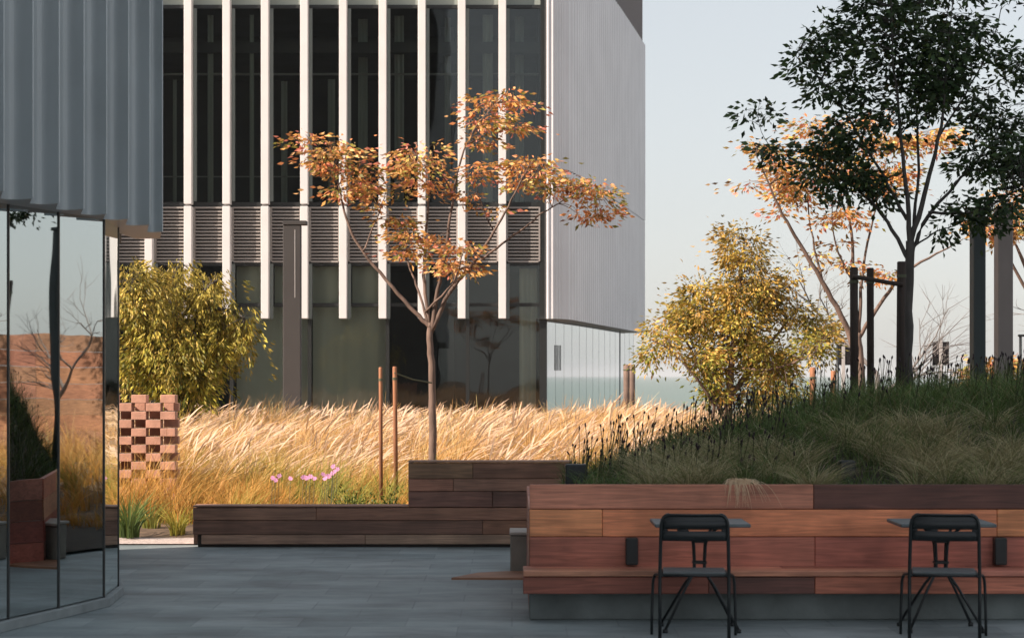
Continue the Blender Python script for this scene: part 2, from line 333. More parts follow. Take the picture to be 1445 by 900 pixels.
# ------------------------------------------------------------------ chair and table
def arc(p0, p1, p2, n=6):
    p0, p1, p2 = map(Vector, (p0,p1,p2)); return [(1-t)**2*p0+2*t*(1-t)*p1+t*t*p2 for t in [i/n for i in range(n+1)]]
def make_chair():
    r = empty('garden_chair', (0,0,0)); w = .215
    # chair faces +y (away from the camera), back at y=0
    b = MB(); fr = .012
    for sgn in (-1,1):
        pts = [(sgn*(w+.012),.035,0),(sgn*(w+.012),.03,.3),(sgn*(w+.012),.04,.45),(sgn*(w+.006),-.01,.68)]+arc((sgn*(w+.004),-.02,.76),(sgn*w,-.03,.835),(sgn*(w-.05),-.03,.838),6)
        b = MB(); b.tube(pts, fr, 8); b.build('back_leg', M['black'], r, True)
        b = MB(); b.tube([(sgn*(w-.0),.14,.43),(sgn*(w+.015),.20,.425)]+arc((sgn*(w+.03),.25,.42),(sgn*(w+.055),.36,.42),(sgn*(w+.06),.365,.34),6)+[(sgn*(w+.066),.37,.15),(sgn*(w+.068),.38,0)], .010, 8)
        b.build('front_leg', M['black'], r, True)
    # backrest: curved sheet with a slot split in two
    def sheet(x0, x1, z0, z1, th=.004):
        b_ = backs; n = max(2, int((x1-x0)/.03)); vs = []; 
        for i in range(n+1):
            x = x0+(x1-x0)*i/n
            for z in (z0, z1):
                y = -.015-.10*(1-(x/w)**2)*.3-.10*(z-.66)
                if z > .80: y += .0
                vs += [(x,y,z),(x,y+th,z)]
        fs = []
        for i in range(n):
            a = 4*i; c = a+4
            fs += [(a,c,c+2,a+2),(a+1,a+3,c+3,c+1),(a,a+1,c+1,c),(a+2,c+2,c+3,a+3)]
        fs += [(0,2,3,1),(4*n,4*n+1,4*n+3,4*n+2)]
        b_.add(vs, fs)
    backs = MB()
    zs = .735; zt = .745
    sheet(-w, w, .665, .731); sheet(-w, w, .742, .80)
    sheet(-w, -.175, .731, .742); sheet(-.115, -.045, .731, .742); sheet(.175, w, .731, .742)
    # rolled top lip leaning back
    n = 14; vs = []
    for i in range(n+1):
        x = -w+.01+(2*w-.02)*i/n; y = -.015-.03*(1-(x/w)**2)-.014
        edge = .018*max(0, (abs(x)/w-.8)/.2)**2
        for dy, z in ((0,.80),(.004,.822-edge),(.018,.838-edge),(.032,.836-edge),(.034,.826-edge)): vs.append((x, y+dy, z))
    backs.add(vs, [(i*5+k, (i+1)*5+k, (i+1)*5+k+1, i*5+k+1) for i in range(n) for k in range(4)])
    o = backs.build('backrest', M['black'], r, True)
    b = MB(); b.tube([(x, -.03-.03*(1-(x/w)**2)+.006, .838-.018*max(0,(abs(x)/w-.8)/.2)**2) for x in np.linspace(-w+.02, w-.02, 13)], .008, 6); b.build('top_rail', M['black'], r, True)
    b = MB()
    for k in range(7): b.box(-w+.008, w-.008, .05+k*.055, .05+k*.055+.045, .438, .452, bev=.004)
    b.build('seat', M['tabletop'], r)
    b = MB(); b.tube([(-w,.04,.432),(w,.04,.432)], .009, 6); b.tube([(-w,.42,.43),(w,.42,.43)], .009, 6)
    for sgn in (-1,1): b.tube([(sgn*w,.03,.43),(sgn*w,.42,.43)], .010, 6)
    b.build('seat_frame', M['black'], r, True)
    return r
def make_table(dx):
    r = empty('bistro_table', (0,0,0))
    b = MB(); b.box(-.325,.325,-.28,.28,.722,.747, bev=.006); b.build('table_top', M['tabletop'], r)
    for sx in (-1,1):
        for sy in (-1,1):
            b = MB()
            pts = arc((sx*.13,sy*.13,.72),(sx*.045,sy*.045,.66),(sx*.040,sy*.03,.58),6)+[(sx*.035,sy*.025,.48)]+arc((sx*.035,sy*.025,.42),(sx*.04,sy*.03,.39),(sx*.10,sy*.08,.30),4)+[(sx*.25,sy*.20,.02)]
            b.tube(pts, .010, 7); b.tube([(sx*.25,sy*.2,.0),(sx*.25,sy*.2,.025)], .018, 8); b.build('leg', M['black'], r, True)
    b = MB(); b.box(-.05,.05,-.04,.04,.455,.475, bev=.004); b.build('leg_clamp', M['black'], r); b = MB(); b.box(-.05,.05,-.04,.04,.60,.612, bev=.003); b.build('leg_clamp', M['black'], r); b = MB(); b.box(-.17,.17,-.012,.012,.706,.720); b.build('top_bracket', M['black'], r); b = MB(); b.box(-.012,.012,-.17,.17,.704,.7185); b.build('top_bracket', M['black'], r)
    return r
ch = make_chair(); ch.location = (xpx(980,14.0), 14.0, 0); ch.rotation_euler.z = math.radians(-4)
tag(ch, 'black metal garden chair seen from behind, nearest the left end of the planter bench', 'chair', 'black metal chairs at the bistro tables')
c2 = copy_tree(ch); c2.location = (xpx(1333,14.0), 14.0, 0); c2.rotation_euler.z = math.radians(-10)
c2['label'] = 'black metal garden chair seen from behind, nearest the right edge of the photo'
tb = make_table(0); tb.location = (xpx(988,14.62), 14.68, 0); tag(tb, 'small dark square bistro table behind the chair nearest the left end of the bench', 'table', 'dark bistro tables along the planter bench')
t2 = copy_tree(tb); t2.location = (xpx(1330,14.62), 14.68, 0); t2['label'] = 'small dark square bistro table behind the right hand chair'

# ------------------------------------------------------------------ near building (left)
nb = empty('pleated_metal_building', (-4.5, 15, 0), 'curved building on the left with blue grey pleated metal above tall mirror-like glass', 'building')
ZB = 2.933; ZT = 26
PE = [-330,-240,-160,-95,-42,5,46,83,118,150,181,211,229]
PD = [11.2,11.8,12.4,13.0,13.5,14.2-.0,14.6,15.1,15.57,16.06,16.66,17.48]
PD = [11.3,11.9,12.5,13.1,13.65,14.2,14.6,15.1,15.57,16.06,16.66,17.48]
ov = []
for k in range(12):
    Dk = PD[k]; xa, xb = xpx(PE[k], Dk), xpx(PE[k+1], Dk); w = xb-xa; path = []; N = 14
    xa -= .03
    for i in range(N+1):
        t_ = i/N; path.append((xa+(xb-xa)*t_, Dk+.085*math.sin(math.pi*t_**.75)*(w/.19)**.5))
    path += [(xb+.0015, Dk-.006), (xb+.0045, Dk-.004), (xb+.005, Dk+.004)]
    nD = PD[k+1] if k < 11 else 18.35
    path += [(xb*(1+.03/Dk)-.006, Dk+.03), (xb*(nD/Dk)-.02, nD+.0)]
    ov.append((xb, Dk)); b = MB(); b.strip(path, ZB, ZT)
    back = [(xa-.25, nD+.05), (xa-.25, Dk+.02)]
    b.add([(x,y,ZB) for x,y in path+back], [tuple(range(len(path)+2))]); b.build('pleated_panel', M['pleat'], nb)
ov = [(-6.6,10.4)]+ov[1:]+[(-3.035,18.3),(-3.2,19.2),(-3.62,21.4)]
b = MB(); b.strip([(-3.06,18.42),(-3.2,19.2),(-3.62,21.4)], ZB+.5, ZT); b.build('pleated_panel', M['pleat'], nb)
# body mass of the upper storeys + stepped soffit
b = MB(); inn = [tuple(Vector(p)+Vector((-.12,0))) for p in ov]
b.prism([tuple(Vector(p)+Vector((-.34,.16))) for p in ov]+[(-24,9.6),(-24,-8),(-9,-8)], ZB+.5, ZT-.1); b.build('upper_wall', M['interior'], nb)
b = MB(); b.prism([tuple(Vector(p)+Vector((-.36,.16))) for p in ov[:-1]]+[(-9,19.0),(-9,10.4)], ZB+.02, ZB+.49); b.build('soffit', mat('soffit', (.11,.13,.135), .6), nb)
gl = [(-5.4,10.5),(-4.2,13.0),(-3.62,14.0)]+[(xpx(p, 3000*1.67/(y-530)), 3000*1.67/(y-530)) for p, y in ((12,871),(83,855.5),(147,840.5))]+[(xpx(167,17.0),17.0),(-3.32,17.8),(-3.62,19.2)]
for k in range(len(gl)-1):
    b = MB(); p0, p1 = Vector(gl[k]), Vector(gl[k+1]); d = (p1-p0).normalized()*.012
    b.strip([tuple(p0+d), tuple(p1-d)], .08, ZB+.02); b.build('glass_pane', M['nearglass'], nb)
for p in gl[1:]:
    b = MB(); b.box(p[0]-.018, p[0]+.006, p[1]-.012, p[1]+.012, .07, ZB+.02); b.build('mullion', M['frame'], nb)
b = MB()
inn = [(x-.25, y+.05) for x, y in gl]
b.strip(inn, 0, ZB+.3); b.build('inner_wall', mat('inner_dark', (.02,.024,.025), .9), nb)
b = MB(); b.prism([(x+.045, y-.01) for x, y in gl[:-1]]+[(-3.75,19.0),(-9,19),(-9,10.5)], .0, .07); b.build('plinth', M['kerb'], nb, bevel=.006)
b = MB(); b.prism([(-3.68,19.2),(-4.0,21.4),(-24,9.6),(-24,-8),(-9,-8),(-6.2,10.4),(-4.6,13.0),(-3.95,15)], 0, ZB+.49); b.build('ground_floor_wall', mat('stone_wall', (.05,.056,.057), .8), nb)

# ------------------------------------------------------------------ far building
fb = empty('finned_office_building', (-6, 62, 0), 'tall office building with white vertical fins, dark glass and curved ribbed silver cladding', 'building')
D0 = 60.0; fz = lambda y: H+(HY-y)/50; fx = lambda p: (p-CX)/50
fins = [709,652,596,541,485.5,431,376,322,268,213,158,104,50,-5,-60,-115]
for i, p in enumerate(fins):
    x = fx(p); 
    b = MB(); b.box(x+.118, x+.20, D0-.12, D0-.04, 3.35, 4.90); b.box(x+.118, x+.20, D0-.12, D0-.04, 6.66, 12.08); b.build('window_reveal', M['reveal'], fb)
    for z0, z1 in ((3.35,6.50),(6.56,12.6),(12.66,19)):
        b = MB(); b.box(x-.107, x+.107, D0-.42, D0-.06, z0, z1, bev=.01); b.build('fin', M['fin'], fb)
edges = sorted([fx(768)]+[fx(p) for p in fins])
Zs = (3.75, 4.88, 4.95, 6.50, 6.62, 10.35, 12.15, 12.9)
for i in range(len(edges)-1):
    x0, x1 = edges[i], edges[i+1]
    for z0, z1 in ((6.65,12.1),(3.80,4.85)):
        b = MB(); b.strip([(x0+.03,D0+.02),(x1-.03,D0+.02)], z0, z1); b.build('window_pane', M['glass'], fb)
    b = MB()
    n = 15
    for k in range(n):
        z = 5.03+k*(1.42/n); b.box(x0+.162, x1-.162, D0-.05, D0-.0, z, z+.042)
    b.box(x0+.115,x0+.16,D0-.08,D0+.03,4.97,6.50); b.box(x1-.16,x1-.115,D0-.08,D0+.03,4.97,6.50); b.box(x0+.162,x1-.162,D0-.08,D0+.03,4.94,4.99); b.box(x0+.162,x1-.162,D0-.08,D0+.03,6.46,6.505)
    b.add([(x0,D0+.035,4.95),(x1,D0+.035,4.95),(x1,D0+.035,6.5),(x0,D0+.035,6.5)], [(0,1,2,3)], 1)
    b.build('louvre_panel', [M['louvre'], M['louvreback']], fb)
b = MB(); X0, X1 = edges[0], edges[-1]
for z0, z1, y0 in ((6.52,6.64,-.04),(3.70,3.80,-.03),(4.85,4.93,-.03),(12.1,12.2,-.03)): b.box(X0, X1, D0+y0, D0+.08, z0, z1)
b.box(X1-.13, X1+.06, D0-.10, D0+.12, 0, 4.93); b.box(X1-.10, X1+.06, D0-.06, D0+.12, 4.935, 18); 
for p in (437, 547, 660, 327, 217, 107, -3): b.box(fx(p)-.05, fx(p)+.05, D0-.045, D0+.10, 0, 3.698)
for e in edges[:-1]: b.box(e-.03, e+.03, D0-.02, D0+.07, 3.802, 4.848); b.box(e-.03, e+.03, D0-.02, D0+.07, 6.642, 12.09)
b.build('window_frame', M['frame'], fb)
b = MB(); b.box(X0, X1-.11, D0+.01, D0+.07, 12.205, 13.6); b.box(X0, X1-.11, D0+.01, D0+.07, 16, 18); b.build('spandrel', mat('spandrel', (.30,.34,.31), .4), fb)
b = MB(); b.box(X0, X1-.11, D0+.55, D0+.62, 10.30, 10.36); b.box(X0, X1-.11, D0+.55, D0+.6, 7.4, 7.43);  b.build('handrail', M['slab'], fb)
pp = [-115,-3,107,217,327,437,547,660,768]
for i in range(len(pp)-1):
    b = MB(); b.strip([(fx(pp[i])+.05,D0+.02),(fx(pp[i+1])-.05,D0+.02)], .0, 3.70); b.build('shopfront_pane', M['glass'], fb)
# interiors
b = MB(); b.box(X0, X1-.15, D0+6, D0+6.2, 0, 18); b.box(X0, X1-.15, D0+.15, D0+6, 4.95, 6.4); b.box(X0, X1-.15, D0+.3, D0+6, 10.9, 11.2); b.box(X0-.2, X0, D0, D0+6, 0, 18)
b.box(X0, X1-.15, D0+.1, D0+6, 12.25, 12.5)
for x in (-11,-5.2,-2.1): b.box(x, x+.4, D0+2.5, D0+2.9, 0, 12)
b.box(X1-.16, X1-.10, D0+.15, D0+6, 0, 18)
b.build('interior_wall', M['interior'], fb)
def curtain(xa, xb, z0, z1, y, m, amp=.04, lam=.16):
    n = max(6, int((xb-xa)/.03)); b = MB(); ph = random.random()*6
    b.strip([(xa+(xb-xa)*i/n, y+amp*math.sin(i*.03/lam*6.28+ph)+.02*math.sin(i*.4)) for i in range(n+1)], z0, z1); b.build('curtain', m, fb, True)
curtain(fx(332), fx(434), .05, 3.7, D0+.35, M['curtain'], .012, .6); curtain(fx(440), fx(544), .05, 3.7, D0+.35, M['curtain'], .012, .6)
for p0, p1 in ((332,371),(386,426),(440,480),(496,536)): curtain(fx(p0), fx(p1), 3.8, 4.85, D0+.3, M['curtain'], .01, .5)
curtain(fx(733), fx(762), .05, 4.8, D0+.45, M['curtain'], .06, .25)
for i in range(len(edges)-1):
    x0 = edges[i]
    if random.random() < .9:
        a = x0+random.uniform(.25,.6); curtain(a, a+random.uniform(.10,.3), 6.66, random.choice([12.0,12.0,10.2]), D0+random.uniform(.4,1.2), M['blind'], .03, .14)
# side cladding, curved in plan
sp = [(.97,59.72),(1.20,59.78),(1.42,60.1),(1.62,60.8),(1.86,62.0),(2.22,64.2),(2.85,67.8),(3.62,72.2),(4.35,76.6),(4.94,80.2)]
def resample(P, n):
    P = np.array(P, float)
    # catmull-ish smoothing through dense interpolation
    t = np.r_[0, np.cumsum(np.hypot(*np.diff(P, axis=0).T))]; 
    from numpy import interp
    tt = np.linspace(0, t[-1], n); Q = np.c_[interp(tt, t, P[:,0]), interp(tt, t, P[:,1])]
    for _ in range(30): Q[1:-1] = .25*Q[:-2]+.5*Q[1:-1]+.25*Q[2:]
    return Q
Q = resample(sp, 500)
def ribbed(Q, step, amp, z0, z1, inset=0):
    out = []; T = np.gradient(Q, axis=0); Nn = np.c_[T[:,1], -T[:,0]]; Nn /= np.linalg.norm(Nn, axis=1)[:,None]
    s = np.r_[0, np.cumsum(np.hypot(*np.diff(Q, axis=0).T))]
    for i in range(len(Q)):
        g = s[i]/.13 if s[i] < .91 else 7+(s[i]-.91)/.46
        k_ = amp*(.35 if s[i] < .91 else 1); ph = g % 1; a = k_*(ph/.25 if ph < .25 else 1 if ph < .5 else (.75-ph)/.25 if ph < .75 else 0)
        out.append(tuple(Q[i]+Nn[i]*(a-inset)))
    return out
stp = None
# main cladding in two sheets with a joint, fine ribs
fine = resample(sp, 1500)
b = MB(); b.strip(ribbed(fine, stp, .09, 0, 0), 3.35, 7.55); b.add([(x,y,3.35) for x,y in (tuple(q) for q in fine[::30])]+[(x-.5,y,3.35) for x,y in (tuple(q) for q in fine[::30][::-1])], [tuple(range(2*len(fine[::30])))]); b.build('lower_cladding', M['clad'], fb)
b = MB(); b.strip(ribbed(fine, stp, .09, 0, 0, -.012), 7.58, 14.2); b.build('upper_cladding', M['clad'], fb)
b = MB(); b.strip([tuple(q+np.array([-.05,0])) for q in fine[::10]], 3.34, 19); b.build('cladding_backing', mat('joint', (.16,.16,.16), .8), fb)
b = MB()
cs = resample(sp, 60)
for i in range(20, 60):
    x, y = cs[i]; b.box(x-.16, x-.02, y-.05, y+.05, 14.2, 19)
b.build('crown_fins', mat('crown_fin', (.33,.31,.31), .5, .3), fb)
gp = resample([(.98,60.15),(1.25,60.9),(1.55,62.4),(2.0,65),(2.6,68.6),(3.35,73),(4.05,77),(4.60,80.4)], 15)
for i in range(14):
    b = MB(); p0, p1 = gp[i], gp[i+1]; d = (p1-p0)*.006
    b.strip([tuple(p0+d), tuple(p1-d)], .1, 3.36); b.build('side_pane', M['sideglass'], fb)
b = MB()
for i in range(15):
    w = .012 if i not in (0, 11) else .07; b.box(gp[i][0]-.1, gp[i][0]+(.012 if i in (0, 11) else .002), gp[i][1]-w, gp[i][1]+w, .0, 3.36)
b.build('side_mullions', mat('side_frame', (.22,.235,.24), .5), fb)
b = MB(); b.strip([(x-.3, y) for x, y in gp], 0, 3.36); b.build('side_inner_wall', mat('side_inner', (.20,.215,.22), .9), fb)
b = MB(); b.box(X0, 1.0, 66.3, 82, 0, 18.5); b.prism([(1.002,61.5),(4.2,78),(4.2,81.5),(1.002,81.5)], 3.37, 18.4); b.build('rear_wall', M['interior'], fb)
b = MB(); b.box(X0-.1, 1.05, D0-.1, 82.1, 19.0, 19.3); b.build('roof', M['slab'], fb)
# dark slats added for the sign mirrored in the side glass
b = MB(); 
for k in range(5): b.box(1.20+.045*k, 1.225+.045*k, 60.30+.16*k, 60.34+.16*k, 1.9, 2.62)
b.build('mirrored_sign', M['frame'], fb)

# ------------------------------------------------------------------ poles, signs, screen
def pylon(name, px, wpx, ytop, D, m, label, cat, z0=.0, cap=False):
    x = xpx(px, D); w = wpx/F*D; zt = H+(HY-ytop)/F*D
    e = empty(name, (x, D, z0), label, cat); b = MB(); b.box(x-w/2, x+w/2, D-.12, D+.12, z0-.1, zt, bev=.012); b.build('mast', m, e)
    b = MB(); b.box(x-w/2-.002, x+w/2+(.12 if cap else .02), D-.14, D+.14, zt+.001, zt+.045 if not cap else zt+.09, bev=.01); b.build('cap', m, e)
    b = MB(); b.box(x-w/2-.03, x+w/2+.03, D-.16, D+.16, z0-.1, z0+.05); b.build('base_plate', m, e)
    if cap:
        b = MB(); b.box(x+w*.16, x+w*.2, D-.128, D-.121, zt-1.5, zt-.1); b.build('light_strip', M['signpale'], e)
    return e
pylon('light_pylon', 412.5, 25, 318, 44, M['pylon'], 'tall flat dark grey metal light mast standing in the golden grass before the finned building', 'lamp post', .3, True)
pylon('slim_column', 1379.5, 17, 300, 24.5, M['pylondark'], 'tall dark blue grey column, left of the two columns at the right edge', 'column', .0)
pylon('pale_column', 1416, 21, 300, 25, M['pylonlight'], 'wider pale grey brown column at the right edge of the mound', 'column', .0)
def sign(px, D, wp, label):
    x = xpx(px, D); z1 = H+48/F*D; z0 = H+15/F*D; e = empty('sign_post', (x, D, .1), label, 'sign', 'dark panel signs on pale posts beyond the mound')
    b = MB(); b.box(x-.04, x+.04, D-.04, D+.04, .0, z1+.03, bev=.005); b.build('post', M['signpale'], e)
    for s_ in (-1, 1):
        b = MB(); b.box(min(x+s_*.045, x+s_*wp), max(x+s_*.045, x+s_*wp), D-.02, D+.02, z0, z1, bev=.004); b.build('panel', M['sign'], e)
sign(1327.5, 52, .20, 'pale post with two dark panels against the sky between tree stakes and columns')
sign(1190, 52, .17, 'pale post with dark panels glimpsed left of the dark tree stakes')
for px, yt, lab in ((1182,486,'thin black lamp pole left of the dark stakes beyond the mound'),(1440,475,'thin black pole at the far right edge beyond the pale column')):
    x = xpx(px, 45); e = empty('thin_pole', (x,45,.1), lab, 'pole'); b = MB(); b.tube([(x,45,0),(x,45,H+(530-yt)/F*45)], .03, 8); b.build('shaft', M['black'], e, True)
    b = MB(); b.box(x-.05, x+.14, 44.96, 45.04, H+(530-yt)/F*45, H+(530-yt)/F*45+.05, bev=.01); b.build('lamp_head', M['black'], e)
# brick screen (checkerboard)
BD = 25.5
bs = empty('brick_screen', (xpx(200,BD), BD, .1), 'openwork terracotta brick screen in a checkerboard pattern below the weeping tree', 'screen')
b = MB(); bw, bh = .205*BD/30, .118*BD/30; xr = xpx(246,BD); zt = H-27/F*BD
for r in range(11):
    for c in range(9):
        if (r+c) % 2 == 0:
            x1 = xr-c*bw; z1 = zt-r*bh; dy = random.uniform(-.006,.006)
            b.col = (1,1,1); b.box(x1-bw-.010+.016, x1+.010, BD, BD+.20, z1-bh+.004, z1, bev=.004)
b.build('bricks', M['brick'], bs)
b = MB()
for r in range(11):
    for c in range(9):
        if (r+c) % 2 and r > 0: x1 = xr-c*bw; z1 = zt-r*bh; b.box(x1-bw-.01+.016, x1+.01, BD+.26, BD+.36, z1-bh+.004, z1, bev=.004)
b.build('rear_bricks', M['brick'], bs)
b = MB(); b.box(xr-9*bw-.02, xr+.02, BD-.02, BD+.38, .0, zt-11*bh-.003); b.build('footing', M['brick'], bs)
b = MB()
for r in range(1, 11): b.box(xr-9*bw, xr, BD+.02, BD+.18, zt-r*bh+.0015-.0, zt-r*bh+.0035)
b.build('mortar_joint', M['kerb'], bs)
# small black boxes in the planting
for (px, py, w_, h_, D, lab) in ((813,668,.17,.15,16.6,'small black metal box at the left corner of the planted mound'),(1195,662,.12,.14,16.4,'small black bollard light among the grasses in the middle of the mound')):
    p = at(px, py, D); b = MB(); b.box(p.x-w_/2, p.x+w_/2, D-.06, D+.06, p.z-h_, p.z+h_/2, bev=.01)
    o = b.build('box_light', M['black'], origin=(p.x, D, p.z-h_)); tag(o, lab, 'garden light')

# ------------------------------------------------------------------ foliage tools
def leaf_mesh(P, dirs, L, W, cols, rolls=None):
    n = len(P); dirs = dirs/np.linalg.norm(dirs, axis=1)[:,None]
    r = rng.normal(size=(n,3)); side = np.cross(dirs, r); side /= np.linalg.norm(side, axis=1)[:,None]+1e-9
    nr = np.cross(dirs, side)
    L = L[:,None]; W = W[:,None]
    v0 = P; v1 = P+dirs*L*.45+side*W*.5+nr*L*.06; v2 = P+dirs*L-nr*L*.08; v3 = P+dirs*L*.45-side*W*.5+nr*L*.06
    V = np.stack([v0,v1,v2,v3], 1).reshape(-1,3); Fc = np.arange(4*n).reshape(n,4)
    return V, Fc, np.repeat(cols, 4, axis=0)
def pal(n, cols, w, var=.18):
    cols = np.array(cols); i = rng.choice(len(cols), n, p=np.array(w)/sum(w)); return np.clip(cols[i]*(1+rng.normal(0, var, (n,1))), .005, .95)
def spline(pts, k=5):
    P = [Vector(p) for p in pts]; out = []
    for i in range(len(P)-1):
        a = P[max(i-1,0)]; b_ = P[i]; c = P[i+1]; d = P[min(i+2,len(P)-1)]
        for j in range(k):
            t = j/k; out.append(.5*((2*b_)+(c-a)*t+(2*a-5*b_+4*c-d)*t*t+(3*b_-a-3*c+d)*t**3))
    out.append(P[-1]); return out
def tree(name, D, limbs, blobs, label, cat, zbase, barkm, pals, weights, leafL=(.05,.09), leafW=.45, per=16, clump=.14, depth=.8, droop=.3, flat=.5, dens=1.0, twig_r=.006, group=None, wob=.03, tw_all=True, strand=0, sprx=1.0, top=None, shrink=1.0):
    b0 = limbs[0][0]; base = at(b0[0], HY, D); e = empty(name, (base.x, D, zbase), label, cat, group)
    b = MB(); pts_all = []; rs_all = []
    for li, l in enumerate(limbs):
        dz = random.uniform(-1,1)*depth*.7 if li else 0
        P = []
        for i, q in enumerate(l):
            f = 0 if li == 0 else (i/(len(l)-1))**1.2
            D_ = D+dz*f; p = at(q[0], q[1], D); p.y = D_; P.append((p, q[2]))
        pts = spline([p for p, r in P], 5); rr = np.interp(np.linspace(0, len(P)-1, len(pts)), range(len(P)), [r for p, r in P])
        for i in range(1, len(pts)-1): pts[i] = pts[i]+Vector((random.uniform(-1,1),random.uniform(-1,1),random.uniform(-1,1)))*wob*.3
        if li == 0: pts[0].z = zbase-.1
        b.tube(pts, list(rr), 9 if li == 0 else 6)
        if li or tw_all: pts_all += [p.copy() for p in pts[2:]]; rs_all += list(rr[2:])
    A = np.array([tuple(p) for p in pts_all])
    Pn, Dn = [], []
    for (px, py, rx, ry, n) in blobs:
        c = at(px, py, D); sx = rx/F*D*shrink; sz = ry/F*D*shrink
        near = A[np.argmin(np.linalg.norm(A[:,[0,2]]-np.array([c.x,c.z]), axis=1))]; cy = .6*near[1]+.4*D
        for _ in range(int(n*dens)):
            v = rng.normal(size=3); v /= np.linalg.norm(v); v *= rng.random()**.45
            q = np.array([c.x+v[0]*sx, cy+v[1]*depth*min(1.0, (sx*.9+.15)), c.z+v[2]*sz])
            dist = np.linalg.norm(A-q, axis=1)+np.maximum(0, A[:,2]-q[2])*1.0; k = int(np.argmin(dist)); s = Vector(A[k]); t = Vector(q)
            L = (t-s).length; mid = (s+t)/2+Vector((0,0,L*.18))
            tw = arc(s, mid, t, 4)
            b.tube(tw, [min(rs_all[k]*.7, twig_r*(.6+L)), twig_r*(.5+.5*L), twig_r*.6, twig_r*.4, twig_r*.25], 4, cap=False)
            m = per; f = rng.random(m); 
            # leaves along the last part of the twig and a spray beyond it
            base_dir = np.array(t-Vector(tw[-2])); base_dir /= np.linalg.norm(base_dir)+1e-9; base_dir[2] *= flat; base_dir[2] -= droop*.5
            spr = rng.normal(size=(m,3))*clump*np.array([sprx,1,flat])*rng.uniform(.6,1.35); pos = q+spr+base_dir*clump*.5
            pos[:,2] -= droop*clump*np.abs(rng.normal(size=m))
            if strand: ns = 5; so_ = rng.normal(size=(ns,3))*clump*1.1; si = rng.integers(0, ns, m); ll = rng.uniform(.25,1,ns)*strand; pos = q+so_[si]+rng.normal(size=(m,3))*.035; pos[:,2] = q[2]+so_[si][:,2]*.6-rng.random(m)*ll[si]; pos[:,0] += .04*np.sin(pos[:,2]*9+si); spr = (pos-q)*np.array([1,1,.2])
            Pn.append(pos); dd = spr/(clump)+base_dir*.8; dd[:,2] = dd[:,2]*.6-droop; Dn.append(dd+rng.normal(size=(m,3))*.35)
    b.build('trunk', barkm, e, True)
    if Pn:
        P = np.concatenate(Pn); Dr = np.concatenate(Dn); n = len(P); L = rng.uniform(leafL[0], leafL[1], n)
        # clumps share a tone
        cl = np.repeat(np.clip(1.05+rng.normal(0,.36,(len(Pn),1)), .4, 1.8), per, axis=0)
        kind = np.repeat(rng.choice(len(pals), len(Pn), p=np.array(weights)/sum(weights)), per); own = rng.choice(len(pals), n, p=np.array(weights)/sum(weights))
        kind = np.where(rng.random(n) < .55, kind, own); C = np.array(pals)[kind]
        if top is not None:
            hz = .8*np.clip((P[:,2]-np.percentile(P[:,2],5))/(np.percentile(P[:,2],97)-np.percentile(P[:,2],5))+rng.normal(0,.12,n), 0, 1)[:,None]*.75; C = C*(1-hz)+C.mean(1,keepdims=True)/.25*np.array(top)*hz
        C = C*cl*(1+rng.normal(0,.15,(n,1)))
        V, Fc, Cc = leaf_mesh(P, Dr, L, L*leafW, np.clip(C, .003, .95)); npmesh('crown', V, Fc, Cc, M['leaf'], e)
    return e
ORG = [(.76,.31,.12),(.64,.34,.10),(.36,.33,.08),(.78,.28,.20),(.76,.44,.18)]
# centre tree
tree('young_orange_tree', 26, [
 [(611,700,.056),(611,640,.050),(610,560,.045),(608,500,.041),(606,455,.037)],
 [(607,462,.032),(585,440,.026),(545,395,.022),(505,345,.018),(486,300,.014),(474,250,.010),(440,205,.005)],
 [(606,460,.028),(598,400,.022),(599,340,.017),(603,280,.012),(600,235,.006)],
 [(608,470,.030),(618,410,.026),(630,345,.020),(640,280,.016),(652,225,.012),(672,180,.007),(700,150,.004)],
 [(610,465,.030),(635,412,.026),(668,372,.022),(698,328,.017),(722,285,.012),(745,240,.006)],
 [(665,378,.018),(700,350,.015),(740,320,.012),(772,295,.009),(815,272,.006),(845,270,.004)],
 [(604,455,.020),(590,410,.015),(575,370,.011),(562,335,.006)],
 [(600,440,.016),(640,400,.012),(655,360,.006)],
 [(512,355,.012),(530,310,.008),(545,260,.004)],
 [(640,280,.012),(625,250,.008),(590,225,.004)],
 [(698,330,.010),(680,290,.007),(670,255,.004)]],
 [(475,212,38,22,34),(432,196,18,13,12),(500,245,38,20,30),(455,225,30,18,18),(520,262,32,14,20),(480,268,22,9,12),(530,285,20,8,8),
  (600,225,42,22,36),(565,235,18,14,12),(610,255,34,16,22),(575,262,14,10,6),
  (560,310,26,14,14),(585,330,34,16,24),(570,352,26,10,14),(545,300,16,9,6),
  (640,378,34,22,32),(655,350,22,12,14),(630,345,22,10,10),
  (700,140,38,16,32),(690,168,34,18,28),(735,178,22,7,12),(680,200,24,12,14),(735,150,14,8,6),
  (725,230,26,14,18),(760,245,36,18,30),(800,262,44,20,36),(838,270,28,16,22),(850,290,22,12,12),(830,300,26,10,10),(755,228,16,10,8),
  (680,245,26,12,16),(665,275,18,9,8),(690,290,18,6,6),(720,262,16,8,6)],
 'young tree with orange and gold leaves, tied to stakes before the finned building', 'tree', .12, M['bark'], ORG, [3,3,2.2,1.6,2],
 leafL=(.05,.10), leafW=.42, per=17, clump=.072, depth=.8, droop=.45, flat=.35, dens=.62, sprx=1.5)
